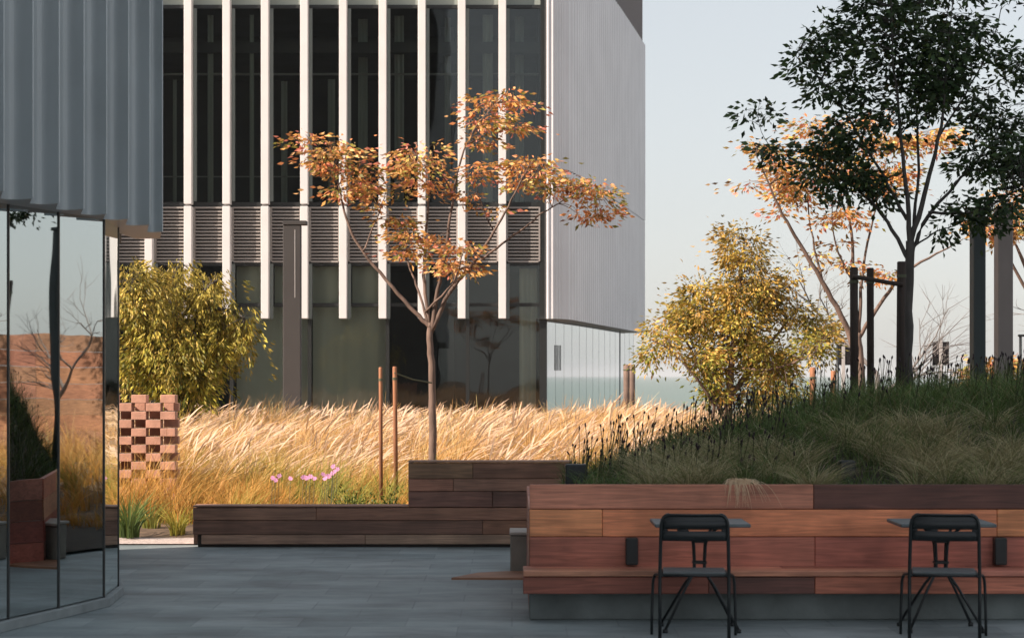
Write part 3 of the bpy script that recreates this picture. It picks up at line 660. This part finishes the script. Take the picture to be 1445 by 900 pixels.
# yellow-green tree, right
YG = [(.36,.33,.06),(.24,.27,.045),(.50,.35,.08),(.13,.17,.035),(.56,.34,.10)]
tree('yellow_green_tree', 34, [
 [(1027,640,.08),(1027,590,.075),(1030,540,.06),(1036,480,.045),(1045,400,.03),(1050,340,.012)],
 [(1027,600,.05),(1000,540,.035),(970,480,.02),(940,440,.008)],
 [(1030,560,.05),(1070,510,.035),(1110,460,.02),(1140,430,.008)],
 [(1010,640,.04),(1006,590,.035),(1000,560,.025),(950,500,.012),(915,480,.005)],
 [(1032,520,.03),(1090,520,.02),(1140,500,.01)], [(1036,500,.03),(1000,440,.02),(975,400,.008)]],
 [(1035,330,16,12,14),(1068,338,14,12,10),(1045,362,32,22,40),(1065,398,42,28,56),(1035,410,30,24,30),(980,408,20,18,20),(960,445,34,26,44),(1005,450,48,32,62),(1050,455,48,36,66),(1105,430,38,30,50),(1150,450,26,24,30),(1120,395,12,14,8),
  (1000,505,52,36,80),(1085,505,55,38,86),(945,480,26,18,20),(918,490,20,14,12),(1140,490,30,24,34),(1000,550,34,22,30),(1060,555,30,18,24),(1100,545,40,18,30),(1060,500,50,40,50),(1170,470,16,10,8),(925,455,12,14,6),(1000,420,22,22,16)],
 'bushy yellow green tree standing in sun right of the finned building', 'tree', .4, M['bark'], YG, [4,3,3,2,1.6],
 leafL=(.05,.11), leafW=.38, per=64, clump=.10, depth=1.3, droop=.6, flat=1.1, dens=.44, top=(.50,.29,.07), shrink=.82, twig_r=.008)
# weeping tree, left
WG = [(.38,.34,.05),(.27,.27,.04),(.52,.40,.08),(.14,.17,.025),(.58,.42,.12)]
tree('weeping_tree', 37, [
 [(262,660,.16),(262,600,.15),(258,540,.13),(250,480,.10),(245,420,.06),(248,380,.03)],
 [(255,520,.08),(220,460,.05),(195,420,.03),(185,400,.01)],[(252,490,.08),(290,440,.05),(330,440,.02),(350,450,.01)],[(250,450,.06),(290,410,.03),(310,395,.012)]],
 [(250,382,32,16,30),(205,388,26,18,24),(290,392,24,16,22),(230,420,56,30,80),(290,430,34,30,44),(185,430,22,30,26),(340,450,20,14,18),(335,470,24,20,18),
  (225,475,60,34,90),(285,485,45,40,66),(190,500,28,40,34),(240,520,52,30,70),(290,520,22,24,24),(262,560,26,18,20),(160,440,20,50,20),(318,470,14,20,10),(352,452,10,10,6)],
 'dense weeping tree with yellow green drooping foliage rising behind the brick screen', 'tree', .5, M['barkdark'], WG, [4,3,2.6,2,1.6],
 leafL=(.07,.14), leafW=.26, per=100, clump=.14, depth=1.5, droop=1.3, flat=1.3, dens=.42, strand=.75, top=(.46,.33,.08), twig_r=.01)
# orange tree behind mound, right
tree('tall_orange_tree', 30, [
 [(1216,640,.075),(1215,560,.066),(1213,510,.06),(1210,470,.055)],
 [(1214,520,.05),(1196,468,.042),(1165,410,.034),(1125,345,.026),(1095,295,.018),(1062,225,.006)],
 [(1210,475,.04),(1205,410,.03),(1200,330,.02),(1190,250,.006)],
 [(1212,470,.03),(1216,390,.022),(1230,310,.014),(1250,220,.005)],
 [(1213,475,.034),(1240,430,.028),(1275,385,.022),(1325,355,.012),(1350,340,.005)],
 [(1165,412,.02),(1150,350,.014),(1140,270,.008),(1150,190,.004)],[(1204,400,.02),(1175,345,.012),(1165,290,.006)]],
 [(1068,208,20,8,12),(1050,262,10,5,5),(1095,232,34,14,26),(1115,252,36,16,28),(1150,178,24,16,22),(1158,210,28,18,26),(1130,275,34,14,24),(1105,262,22,10,12),
  (1180,300,28,10,12),(1200,310,26,8,10),(1100,298,16,5,5),(1245,205,44,20,36),(1290,200,34,18,26),(1330,190,26,14,16),(1265,240,34,16,24),(1250,262,30,14,16),(1185,235,28,20,24),(1220,240,26,18,18),
  (1150,358,20,6,6),(1180,342,20,6,5),(1195,372,30,6,10),(1235,388,34,8,14),(1165,312,16,6,5),(1220,170,26,12,12),(1085,215,16,8,6)],
 'tall tree with orange leaves and sunlit pale limbs behind the big dark tree', 'tree', .2, M['bark'], ORG, [2.4,4,2.4,.8,2.6],
 leafL=(.06,.11), leafW=.42, per=18, clump=.085, depth=.9, droop=.5, flat=.4, dens=.75, sprx=1.4)
tree('gold_tree', 33, [[(1470,640,.08),(1468,500,.07),(1455,400,.04),(1430,340,.015)],[(1460,430,.03),(1410,350,.02),(1385,325,.008)],[(1462,440,.03),(1490,330,.01)]],
 [(1395,318,24,10,18),(1420,328,24,8,14),(1375,312,10,6,4),(1450,310,36,18,24),(1495,300,40,24,26),(1440,280,30,20,16)],
 'golden leaved tree showing low beside the tops of the two columns', 'tree', .1, M['bark'], ORG, [2,4,2,.5,2], leafL=(.08,.12), per=14, clump=.12, depth=1.0, droop=.5, flat=.5)
# big dark tree
DG = [(.05,.085,.032),(.035,.065,.025),(.075,.11,.036)]
tree('dark_green_tree', 21.5, [
 [(1281,640,.058),(1281,540,.055),(1281,440,.050),(1284,340,.044)],
 [(1284,350,.030),(1276,260,.022),(1262,160,.015),(1250,60,.009),(1244,-30,.004)],
 [(1284,345,.032),(1302,275,.024),(1320,200,.018),(1328,100,.010),(1335,0,.004)],
 [(1285,360,.026),(1312,305,.020),(1355,258,.015),(1405,205,.010),(1445,140,.004)],
 [(1283,368,.024),(1252,312,.018),(1212,268,.014),(1155,235,.010),(1100,222,.007),(1066,205,.003)],
 [(1280,310,.020),(1248,250,.015),(1205,175,.010),(1160,110,.006),(1125,75,.003)],
 [(1290,320,.020),(1296,220,.014),(1290,110,.008),(1300,10,.004)],
 [(1100,222,.005),(1072,190,.003),(1066,145,.0015)],
 [(1310,300,.016),(1370,300,.012),(1430,270,.006)],[(1286,350,.012),(1325,325,.008),(1350,318,.004)],
 [(1320,200,.012),(1370,120,.009),(1405,50,.006),(1420,-10,.004),(1425,-70,.002)],[(1370,130,.007),(1420,110,.005),(1470,60,.002)],[(1328,100,.007),(1338,0,.005),(1350,-70,.002)]],
 [(1175,40,34,24,50),(1150,82,34,26,50),(1135,70,18,18,14),(1205,70,34,30,50),(1200,125,44,28,70),(1165,120,28,20,26),(1235,25,36,24,50),(1210,10,20,12,16),(1255,70,40,40,60),
  (1310,80,60,46,190),(1300,130,56,34,120),(1290,20,60,26,90),(1370,50,50,40,100),(1350,120,44,36,70),(1250,165,44,24,50),(1190,165,26,16,22),
  (1205,200,50,24,90),(1160,215,34,16,40),(1110,212,30,10,24),(1075,208,12,6,6),(1165,240,40,20,60),(1210,252,44,20,80),(1245,272,30,12,30),(1180,268,24,10,16),
  (1060,150,20,12,9),(1075,160,18,10,8),(1050,165,10,14,5),
  (1405,160,44,44,110),(1425,235,40,44,140),(1385,225,34,34,60),(1400,290,44,26,80),(1350,290,26,22,30),(1335,320,20,14,14),(1380,312,26,8,14),(1440,90,40,50,80),(1470,200,50,80,100),(1330,-30,100,40,120),(1230,-30,60,30,50),(1420,-30,60,40,60)],
 'big dark green tree in shade on the mound with dark stakes at its trunk', 'tree', 1.25, M['barkdark'], DG, [3,3,1.2],
 leafL=(.05,.11), leafW=.46, per=11, clump=.075, depth=.85, droop=.35, flat=.7, dens=.52, twig_r=.005)
# low shrub behind columns
tree('orange_shrub', 46, [[(1400,560,.05),(1402,530,.03),(1405,510,.01)]], [(1395,515,18,14,20),(1425,518,24,14,24),(1455,515,20,16,18),(1400,530,24,8,10),(1385,528,8,10,6)],
 'low orange leaved shrub beyond the mound behind the two columns', 'shrub', .0, M['bark'], ORG, [2,3,2,.5,3], leafL=(.12,.2), per=12, clump=.16, depth=.8)
# bare trees
def bare(px, D, ht, label, seed, lean=0):
    R = random.Random(seed); x = xpx(px, D); e = empty('bare_tree', (x, D, 0), label, 'tree', 'leafless trees around the mound'); b = MB()
    def grow(p, d, L, r, lev):
        n = 4; pts = [p]; q = p.copy()
        for i in range(n):
            d = (d+Vector((R.uniform(-1,1),R.uniform(-1,1),R.uniform(-.4,.7)))*.20).normalized(); q = q+d*L/n; pts.append(q.copy())
        b.tube(pts, [r*(1-.5*i/n) for i in range(n+1)], 5 if lev < 2 else 3, cap=False)
        if lev < 5:
            for _ in range(3 if lev < 3 else 3):
                k = R.randint(2, n); dd = (d+Vector((R.uniform(-1,1),R.uniform(-1,1),R.uniform(-.5,.5)))*.95).normalized(); grow(pts[k], dd, L*R.uniform(.6,.8), r*.52, lev+1)
    grow(Vector((x,D,-.05)), Vector((lean,0,1)), ht*.36, .10, 0)
    b.build('branches', M['barkgrey'], e, True)
bare(1232, 42, 5.2, 'leafless grey tree with fine twigs seen between the dark tree and its stakes', 5)
bare(1462, 40, 5.2, 'leafless grey tree cut by the right edge of the photo', 9)
b_ = bare(1640, 29.6, 4.6, 'leafless tree before the long red timber wall, mirrored in the near glass', 12); 
# stakes
def stake(px, ytop, D, r, m, zb, label, grp):
    p = at(px, ytop, D); e = empty('tree_stake', (p.x, D, zb), label, 'stake', grp); b = MB()
    b.tube([(p.x+random.uniform(-.02,.02),D,zb-.1),(p.x,D,p.z-.01),(p.x,D,p.z)], [r,r,r*.85], 10); b.build('post', m, e, True)
    b = MB(); b.tube([(p.x,D,p.z-.16),(p.x,D,p.z-.13)], r*1.12, 10, cap=False); b.build('strap_band', M['rubber'], e)
stake(537, 518, 24.6, .022, M['stake'], .08, 'slim brown timber stake, left of the pair by the young orange tree', 'stakes by the young orange tree')
stake(557, 517, 25.2, .026, M['stake'], .08, 'slim brown timber stake of the pair that is tied to the young orange tree', 'stakes by the young orange tree')
b = MB(); p0 = at(557, 526, 25.2); p1 = at(609, 540, 26.0); b.tube([p0+Vector((0,-.03,0)), (p0+p1)/2+Vector((0,-.02,-.02)), p1+Vector((0,-.06,0))], .010, 6); tag(b.build('tree_tie', M['rubber'], origin=tuple(p0)), 'thin green tie running from the stake to the trunk of the young orange tree', 'tie')
stake(1205, 377, 21.2, .042, M['stakedark'], 1.2, 'dark timber stake, leftmost of the three on the mound', 'dark stakes around the dark green tree')
stake(1228, 378, 21.8, .038, M['stakedark'], 1.2, 'dark timber stake, middle one of the three on the mound', 'dark stakes around the dark green tree')
stake(1272, 369, 21.2, .044, M['stakedark'], 1.2, 'dark timber stake right beside the trunk of the dark green tree', 'dark stakes around the dark green tree')
b = MB(); p0 = at(1203, 390, 21.14); p1 = at(1274, 402, 21.14); b.tube([p0, p1], .022, 8); tag(b.build('cross_rail', M['stakedark'], origin=tuple(p0)), 'dark timber rail joining the stakes of the dark green tree', 'rail')
stake(1147, 518, 29, .042, M['stake'], .3, 'short sunlit orange brown stake, left of the pair beside the yellow green tree', 'short stakes beside the yellow green tree')
stake(1176, 523, 29.5, .038, M['stake'], .3, 'short sunlit orange brown stake, right of the pair beside the yellow green tree', 'short stakes beside the yellow green tree')
stake(884, 514, 56, .085, M['bark'], .1, 'short post added for a stake mirrored in the side glass, left of the pair', 'posts added for stakes mirrored in the side glass')  # this pair is modelled in place of stake reflections in the side glass
stake(892, 514, 57, .085, M['bark'], .1, 'short post added for a stake mirrored in the side glass, right of the pair', 'posts added for stakes mirrored in the side glass')

# ------------------------------------------------------------------ grasses
def blades(name, X, Y, Z, Hh, lean, az, width, Cb, Ct, m, plume=0, seg=5, parent=None, tipw=.15, col2=None):
    n = len(X); t = np.linspace(0, 1, seg)[None,:]                      # (1,seg)
    Hh = Hh[:,None]; lean = lean[:,None]; az = az[:,None]
    hx = lean*Hh*t**2; zz = Hh*(t-.35*lean*t**2.4)
    cx = X[:,None]+np.cos(az)*hx; cy = Y[:,None]+np.sin(az)*hx; cz = Z[:,None]+zz
    wa = rng.uniform(-.7,.7,n)[:,None]; wx, wy = np.cos(wa), np.sin(wa)
    prof = (1-t)*(1-tipw)+tipw
    if plume: prof = np.where(t < .55, .5, 1.0+plume*np.sin((t-.55)/.45*np.pi)); prof = np.where(t > .97, .25, prof)
    w = width[:,None]*prof*.5
    A = np.stack([cx-wx*w, cy-wy*w, cz], -1); B = np.stack([cx+wx*w, cy+wy*w, cz], -1)
    V = np.stack([A,B], 2).reshape(-1,3)
    k = np.arange(n)[:,None]*2*seg+2*np.arange(seg-1)[None,:]; k = k.ravel(); Fc = np.c_[k, k+1, k+3, k+2]
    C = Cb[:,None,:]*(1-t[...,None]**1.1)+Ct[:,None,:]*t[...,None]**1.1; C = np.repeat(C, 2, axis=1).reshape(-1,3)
    return npmesh(name, V, Fc, C, m, parent)
def pts(n, x0, x1, y0, y1, power=1.0):
    return rng.uniform(x0, x1, n), y0+(y1-y0)*rng.random(n)**power
# sunlit meadow
def wedge(n, l, r, d0, d1, pw=1.3):
    D = d0+(d1-d0)*rng.random(n)**pw; return rng.uniform(l, r, n)*D, D
def okm(X, D): return ~((X > -.2) & (D < 25.8) & (X > .1+(0))) & ~((X < -3.25) & (D < 24.6))
def onmound(X, D): return (X > .25) & (D < backline(X)+.45)
def patch(X, D, a, b, p): return .5+.25*np.sin(X*a+1.7*np.sin(D*b+p))+.25*np.sin(D*a*.8+1.3*np.sin(X*b*1.3+p*2))
def tufted(N, l, r, d0, d1, pw, per, sig):
    cX, cD = wedge(N//per, l, r, d0, d1, pw); X = np.repeat(cX, per); D = np.repeat(cD, per); n = len(X); a = rng.uniform(-np.pi, np.pi, n); q = np.abs(rng.normal(0, sig, n))
    return X+np.cos(a)*q, D+np.sin(a)*q, a, np.repeat(rng.normal(size=N//per), per), np.repeat(rng.random(N//per), per)
def meadow(name, N, l, r, d0, d1, pw, lab, wk=1.0):
    X, D, a, th, tr = tufted(N, l, r, d0, d1, pw, 40, .11); k = ~onmound(X, D) & (D > 22.15) & ~((X < -3.25) & (D < 24.0)) & ~((X/D < -.157) & (D < BD+.45) & (D > BD-.1)); X, D, a, th, tr = X[k], D[k], a[k], th[k], tr[k]; n = len(X)
    z = zmeadow(X, D); h = (.24+.46*smooth(D, 22.8, 25.8))*(.55+.5*rng.random(n))*np.clip(1+.2*th, .5, 1.5)*(.75+.45*patch(X, D, 1.1, .7, 0)); h[D < 23.3] *= .75; h = np.where((X/D < -.150) & (D < BD), h*1.35+.12, h)
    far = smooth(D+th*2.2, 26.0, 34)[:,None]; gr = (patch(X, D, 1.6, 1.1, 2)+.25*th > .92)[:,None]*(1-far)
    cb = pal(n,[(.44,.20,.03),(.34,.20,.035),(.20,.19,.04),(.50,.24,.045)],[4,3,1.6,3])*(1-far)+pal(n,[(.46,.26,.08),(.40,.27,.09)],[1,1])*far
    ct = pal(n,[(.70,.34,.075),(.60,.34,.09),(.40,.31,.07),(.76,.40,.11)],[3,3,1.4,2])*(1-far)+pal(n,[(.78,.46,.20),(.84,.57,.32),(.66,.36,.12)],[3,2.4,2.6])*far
    gb = pal(n,[(.14,.17,.03),(.22,.22,.04)],[1,1]); tone = np.clip(1+.16*th, .6, 1.4)[:,None]
    cb = (cb*(1-gr)+gb*gr)*tone; ct = (ct*(1-gr)+gb*1.6*gr)*tone
    wind = rng.random(n) < .55; az = np.where(wind, rng.normal(.1,.6,n), a)
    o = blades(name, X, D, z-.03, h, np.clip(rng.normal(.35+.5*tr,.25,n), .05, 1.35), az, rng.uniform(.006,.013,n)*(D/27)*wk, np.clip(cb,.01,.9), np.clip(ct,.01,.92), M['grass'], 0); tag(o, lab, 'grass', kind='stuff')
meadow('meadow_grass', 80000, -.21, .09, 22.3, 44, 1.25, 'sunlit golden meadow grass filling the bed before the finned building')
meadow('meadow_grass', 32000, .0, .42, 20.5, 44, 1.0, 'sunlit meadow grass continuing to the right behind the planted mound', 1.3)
def feathers(N, d0, d1, h0, h1, w0):
    X, D, a, th, tr = tufted(N, -.21, .12, d0, d1, 1.0, 14, .12); k = ~onmound(X, D) & ~((X/D < -.157) & (D < BD+.3)); X, D, th, tr = X[k], D[k], th[k], tr[k]; n = len(X); z = zmeadow(X, D)-.04
    tuft = np.clip(.5+.35*th, 0, 1.4)
    h = rng.uniform(h0,h1,n)*(.8+.3*tuft)
    o = blades('feather_grass', X, D, z, h, np.clip(rng.normal(.5+.5*tr,.22,n),.1,1.4), rng.normal(.05,.7,n), rng.uniform(.8,1.3,n)*w0*(D/30), pal(n,[(.5,.33,.12)],[1]), pal(n,[(.88,.66,.50),(.80,.54,.36)],[2,1],.1), M['grass'], 1.2, 9)
    tag(o, 'pale feathery seed plumes blowing over the top of the meadow', 'grass', kind='stuff')
feathers(9000, 26.5, 46, .50, .98, .0105)
# shaded mound grass
X = rng.uniform(.42, 8.2, 46000); D = rng.uniform(15.62, 25.4, len(X)); k = (X/D < .30) & (X/D > .018) & (D < backline(X)+.6); X, D = X[k], D[k]; n = len(X); z = zmound(X, D)
tuft = .5+.5*np.sin(X*3.3+np.sin(D*2.2)*1.5)*np.sin(D*2.5+X)
h = rng.uniform(.12,.30,n)*(.6+.8*tuft)*(1+.5*smooth(X,1,4)*(D>16.6)); lean = rng.uniform(.3,1.2,n); az = rng.uniform(-3.14,3.14,n)
o = blades('mound_grass', X, D, z-.02, h, lean, az, rng.uniform(.006,.011,n), pal(n,[(.06,.085,.025),(.04,.06,.02),(.09,.085,.04)],[3,3,1.5]), pal(n,[(.14,.23,.055),(.09,.15,.04),(.32,.27,.13)],[3,3,1.3]), M['grass'])
tag(o, 'dark green grass growing thickly over the shaded mound', 'grass', kind='stuff')
# straw tufts near the planter front
cs_ = [(xpx(rng.uniform(905,1155),16), rng.uniform(15.68,17.2)) for _ in range(34)]+[(xpx(rng.uniform(1225,1480),16), rng.uniform(15.68,17.4)) for _ in range(40)]
Xc, Yc, Zc, Hc, Ac = [], [], [], [], []
for cx_, cy_ in cs_:
    m = 110; a = rng.uniform(-3.14,3.14,m); r = np.abs(rng.normal(0,.05,m)); Xc.append(cx_+np.cos(a)*r); Yc.append(np.maximum(cy_+np.sin(a)*r,15.6)); Hc.append(rng.uniform(.18,.46,m)); Ac.append(a)
X = np.concatenate(Xc); D = np.concatenate(Yc); n = len(X)
o = blades('straw_tufts', X, D, zmound(X,D)-.01, np.concatenate(Hc), rng.uniform(.7,1.5,n), np.concatenate(Ac), rng.uniform(.004,.007,n), pal(n,[(.20,.18,.08)],[1]), pal(n,[(.80,.66,.42),(.50,.44,.23),(.18,.24,.06)],[2.4,2,1.3]), M['grass'])
tag(o, 'dry straw coloured grass tufts along the front edge of the mound', 'grass', kind='stuff')
# hanging dry tuft over the planter front
n = 170; a = rng.normal(-1.6,.5,n); X = xpx(1040,15.56)+rng.normal(0,.03,n); D = 15.60+rng.uniform(0,.05,n)
s = np.linspace(0,1,8)[None,:]; R = rng.uniform(.10,.22,n)[:,None]
cx_ = X[:,None]+np.cos(a)[:,None]*R*s+.06*s; cy_ = D[:,None]-(.10+.03*rng.random((n,1)))*np.minimum(1,s*1.6); cz_ = .95+.07*np.sin(s*2.4)-(.17*rng.random((n,1))+.05)*s**2.2
w = .0036*(1.2-s); V = np.stack([np.stack([cx_-w,cy_,cz_],-1),np.stack([cx_+w,cy_,cz_],-1)],2).reshape(-1,3)
k = (np.arange(n)[:,None]*16+2*np.arange(7)[None,:]).ravel(); o = npmesh('grass_tuft', V, np.c_[k,k+1,k+3,k+2], np.tile([[.80,.62,.42]],(len(V),1)), M['grass'])
tag(o, 'dry pale grass tuft hanging over the top board of the mahogany planter', 'grass tuft')
# dark seed heads
def seedheads(name, X, D, z, hh, hl, hw, lab, col):
    Vs, Fs, k = [], [], 0; n = len(X); lx = rng.normal(.10,.12,n)
    top = np.c_[X+lx*hh, D+rng.normal(0,.04,n), z+hh]
    b0 = np.c_[X, D, z]; w = .0028
    Vs = np.concatenate([np.stack([b0-[w,0,0], b0+[w,0,0], top+[w,0,0], top-[w,0,0]],1).reshape(-1,3)]); Fs = np.arange(4*n).reshape(n,4)
    d = np.c_[lx*1.0+rng.normal(0,.2,n), rng.normal(0,.2,n), np.ones(n)]; d /= np.linalg.norm(d,axis=1)[:,None]
    hl_ = rng.uniform(.7,1.2,n)[:,None]*hl; hw_ = rng.uniform(.8,1.2,n)[:,None]*hw
    s1 = np.cross(d,[0,1.,0]); s1 /= np.linalg.norm(s1,axis=1)[:,None]; s2 = np.cross(d,s1)
    ring = [top+d*hl_*f+(s1*math.cos(a)+s2*math.sin(a))*hw_*g for f, g in ((0,.25),(.3,.5),(.7,.42),(1,.08)) for a in (0,1.571,3.142,4.712)]
    R = np.stack(ring,1).reshape(-1,3); o_ = len(Vs); q = np.array([[r*4+c, r*4+(c+1)%4, (r+1)*4+(c+1)%4, (r+1)*4+c] for r in range(3) for c in range(4)])
    F2 = (np.arange(n)[:,None,None]*16+q[None]).reshape(-1,4)+o_
    V = np.concatenate([Vs,R]); F_ = np.concatenate([Fs,F2]); C = np.concatenate([np.tile([[.05,.06,.025]],(o_,1)), np.tile([col],(len(R),1))])
    o = npmesh(name, V, F_, C, M['grass']); tag(o, lab, 'plants', kind='stuff')
X1 = np.concatenate([rng.uniform(.45,2.2,360), rng.uniform(2.0,8,900)]); D1 = np.concatenate([rng.uniform(16.2,20.5,360), rng.uniform(17.5,23.8,900)])
k = (X1/D1 > .026) & (D1 < backline(X1)-.3); X1, D1 = X1[k], D1[k]
seedheads('seed_head_plants', X1, D1, zmound(X1,D1), rng.uniform(.16,.40,len(X1))+.10*smooth(X1,1.8,3.2), .040, .016, 'slender stems with dark seed heads rising over the crest of the mound', (.035,.022,.028))
# green strappy plants by the gravel, shrubs, flowers
def clump_plant(name, px, D, z, n, hh, spread, cols, label, cat, w=.02, lean=(.3,.9)):
    x = xpx(px, D); e = empty(name, (x,D,z), label, cat); a = rng.uniform(-3.14,3.14,n)
    blades('leaves', x+np.cos(a)*spread*rng.random(n), D+np.sin(a)*spread*rng.random(n), np.full(n,z), rng.uniform(.5,1,n)*hh, rng.uniform(*lean,n), a, np.full(n,w), pal(n,cols,[1]*len(cols)), pal(n,[tuple(q*1.5 for q in c) for c in cols],[1]*len(cols)), M['grass'], 0, 6, e, .05); return e
clump_plant('strappy_plant', 182, 22.6, .03, 90, .62, .12, [(.06,.10,.025),(.10,.14,.03)], 'dark green strap leaved plant at the corner of the glass building', 'plant', .022)
clump_plant('strappy_plant', 212, 23.6, .03, 60, .5, .1, [(.14,.16,.03),(.24,.20,.04)], 'yellow green strap leaved plant in the gravel beside the dark green one', 'plant', .02)
clump_plant('strappy_plant', 250, 22.9, .03, 60, .42, .10, [(.20,.20,.03),(.30,.24,.04)], 'yellow strap leaved plant in the gravel next to the end of the dark timber wall', 'plant', .02)
def shrub(px, D, z, rx, rz, n, cols, label):
    x = xpx(px, D); e = empty('low_shrub', (x,D,z), label, 'shrub'); v = rng.normal(size=(n,3)); v /= np.linalg.norm(v,axis=1)[:,None]; v *= rng.random((n,1))**.4; v[:,2] = np.abs(v[:,2])
    P = np.array([x,D,z])+v*np.array([rx,rx,rz])*(1+.2*rng.normal(size=(n,1))); V,Fc,C = leaf_mesh(P, v+rng.normal(size=(n,3))*.4, rng.uniform(.03,.07,n), np.full(n,.02), pal(n,cols,[1]*len(cols))); npmesh('foliage', V,Fc,C,M['leaf'],e)
    b = MB(); 
    for i in range(6): b.tube([(x,D,z-.05),(x+random.uniform(-1,1)*rx*.5,D+random.uniform(-1,1)*rx*.5,z+rz*.7)],[.008,.003],5)
    b.build('stems', M['bark'], e, True)
shrub(500, 23.0, .05, .30, .42, 1700, [(.14,.17,.03),(.24,.24,.04),(.10,.14,.03)], 'low yellow green shrub left of the brown stakes behind the dark timber wall')
shrub(552, 23.0, .05, .17, .40, 900, [(.20,.22,.04),(.10,.13,.03)], 'small green shrub between the brown stakes and the step of the timber wall')
def flowers(pxs, D, label):
    x = xpx(pxs[0][0], D); z0 = float(zmeadow(x, D)); e = empty('flowering_plant', (x,D,z0), label, 'flowers', 'pink flowers in the golden grass'); b = MB(); c = MB()
    for px, py in pxs:
        p = at(px, py, D+random.uniform(-.2,.2)); c.tube([(p.x-.03,p.y,z0),(p.x,p.y,p.z)], .003, 4); nrm = Vector((random.uniform(-.4,.4),-1,random.uniform(.1,.7))).normalized(); u = nrm.cross(Vector((0,0,1))).normalized(); w_ = nrm.cross(u)
        for k in range(6):
            a = k*math.pi/3; d = u*math.cos(a)+w_*math.sin(a); s_ = u*-math.sin(a)+w_*math.cos(a); r = random.uniform(.024,.036)
            b.add([p, p+d*r*.6+s_*r*.38+nrm*.004, p+d*r, p+d*r*.6-s_*r*.38+nrm*.004], [(0,1,2,3)])
    b.build('petals', mat('petal_pink', (.66,.30,.50), .7), e); c.build('stems', M['rubber'], e)
flowers([(385,674),(389,677),(394,671),(410,675)], 23.2, 'pair of small pink flowers nearest the left in the golden grass')
flowers([(428,673),(433,674),(438,672),(444,675)], 23.2, 'pink flowers in the middle of the row in the golden grass')
flowers([(459,675),(464,672),(470,658),(472,665),(469,668),(462,671),(476,662),(456,669)], 23.2, 'tallest cluster of pink flowers in the golden grass')
# off-frame timber wall that the near glass mirrors
rw = empty('red_timber_wall', (9.3,30.5,0), 'long red brown timber wall beyond the right of the garden, mirrored in the near glass', 'wall')
b = MB(); u = Vector((.79,-.61,0))
for r in range(9):
    for sgm in range(3):
        b.col = tuple(q*random.uniform(.9,1.1) for q in (.34,.16,.10)); z0 = r*.27; s0 = -.8+sgm*3.0
        p = [Vector((9.6,31.5,0))+u*s for s in (s0+.003, s0+2.997)]; q = Vector((.61,.79,0))*.05
        vs = []
        for zz in (z0+.003, z0+.267):
            vs += [(*(p[0]).xy, zz), (*(p[1]).xy, zz), (*(p[1]+q).xy, zz), (*(p[0]+q).xy, zz)]
        b.add(vs, [(0,1,5,4),(1,2,6,5),(2,3,7,6),(3,0,4,7),(4,5,6,7),(3,2,1,0)])
b.build('boards', M['wood'], rw)

# haze: the sea air that fades the water into the sky
hm = bpy.data.materials.new('sea_haze'); hm.use_nodes = True; ht = hm.node_tree; ht.nodes.remove(ht.nodes['Principled BSDF'])
pv = ht.nodes.new('ShaderNodeVolumePrincipled'); pv.inputs['Color'].default_value = (.86,.90,.93,1); pv.inputs['Density'].default_value = .0002
ht.links.new(pv.outputs[0], ht.nodes['Material Output'].inputs['Volume'])
b = MB(); b.box(-31000, 31000, -400, 61000, -3.1, 30); o = b.build('haze', hm); o['kind'] = 'stuff'; o['label'] = 'thin pale sea haze between the garden and the horizon'

# ------------------------------------------------------------------ light, sky, camera
ALPHA = math.radians(28); EL = math.radians(36)
d = Vector((math.cos(ALPHA)*math.cos(EL), math.sin(ALPHA)*math.cos(EL), -math.sin(EL)))
sun = bpy.data.lights.new('sun', 'SUN'); sun.energy = 2.5; sun.angle = math.radians(.5); sun.color = (1,.84,.71)
so = bpy.data.objects.new('sun', sun); COL.objects.link(so); so.rotation_euler = d.to_track_quat('-Z','Y').to_euler(); so.location = (-30,-20,40)
w = bpy.data.worlds.new('World'); S.world = w; w.use_nodes = True; t = w.node_tree; bg = t.nodes['Background']
sky = t.nodes.new('ShaderNodeTexSky'); sky.sky_type = 'NISHITA'; sky.sun_disc = False; sky.sun_elevation = EL; sky.sun_rotation = math.atan2(-d.x, -d.y) % (2*math.pi)
sky.air_density = 1.0; sky.dust_density = 1.3; sky.ozone_density = 1.0
hs = t.nodes.new('ShaderNodeHueSaturation'); hs.inputs['Saturation'].default_value = .55
gm = t.nodes.new('ShaderNodeGamma'); gm.inputs[1].default_value = .45; t.links.new(sky.outputs[0], gm.inputs[0]); t.links.new(gm.outputs[0], hs.inputs['Color']); t.links.new(hs.outputs[0], bg.inputs[0]); bg.inputs['Strength'].default_value = .117
cam = bpy.data.cameras.new('camera'); co = bpy.data.objects.new('camera', cam); COL.objects.link(co); S.camera = co
co.location = (0,0,H); co.rotation_euler = (math.pi/2,0,0); cam.lens = 36*F/1445; cam.sensor_width = 36; cam.clip_end = 80000; cam.clip_start = .1
cam.shift_y = (HY-450)/1445
cam.dof.use_dof = True; cam.dof.focus_distance = 27; cam.dof.aperture_fstop = 5.0
S.view_settings.view_transform = 'Standard'; S.view_settings.look = 'None'; S.view_settings.exposure = 1.7; S.view_settings.gamma = 1
S.render.engine = 'CYCLES'; S.cycles.max_bounces = 8; S.cycles.transparent_max_bounces = 12
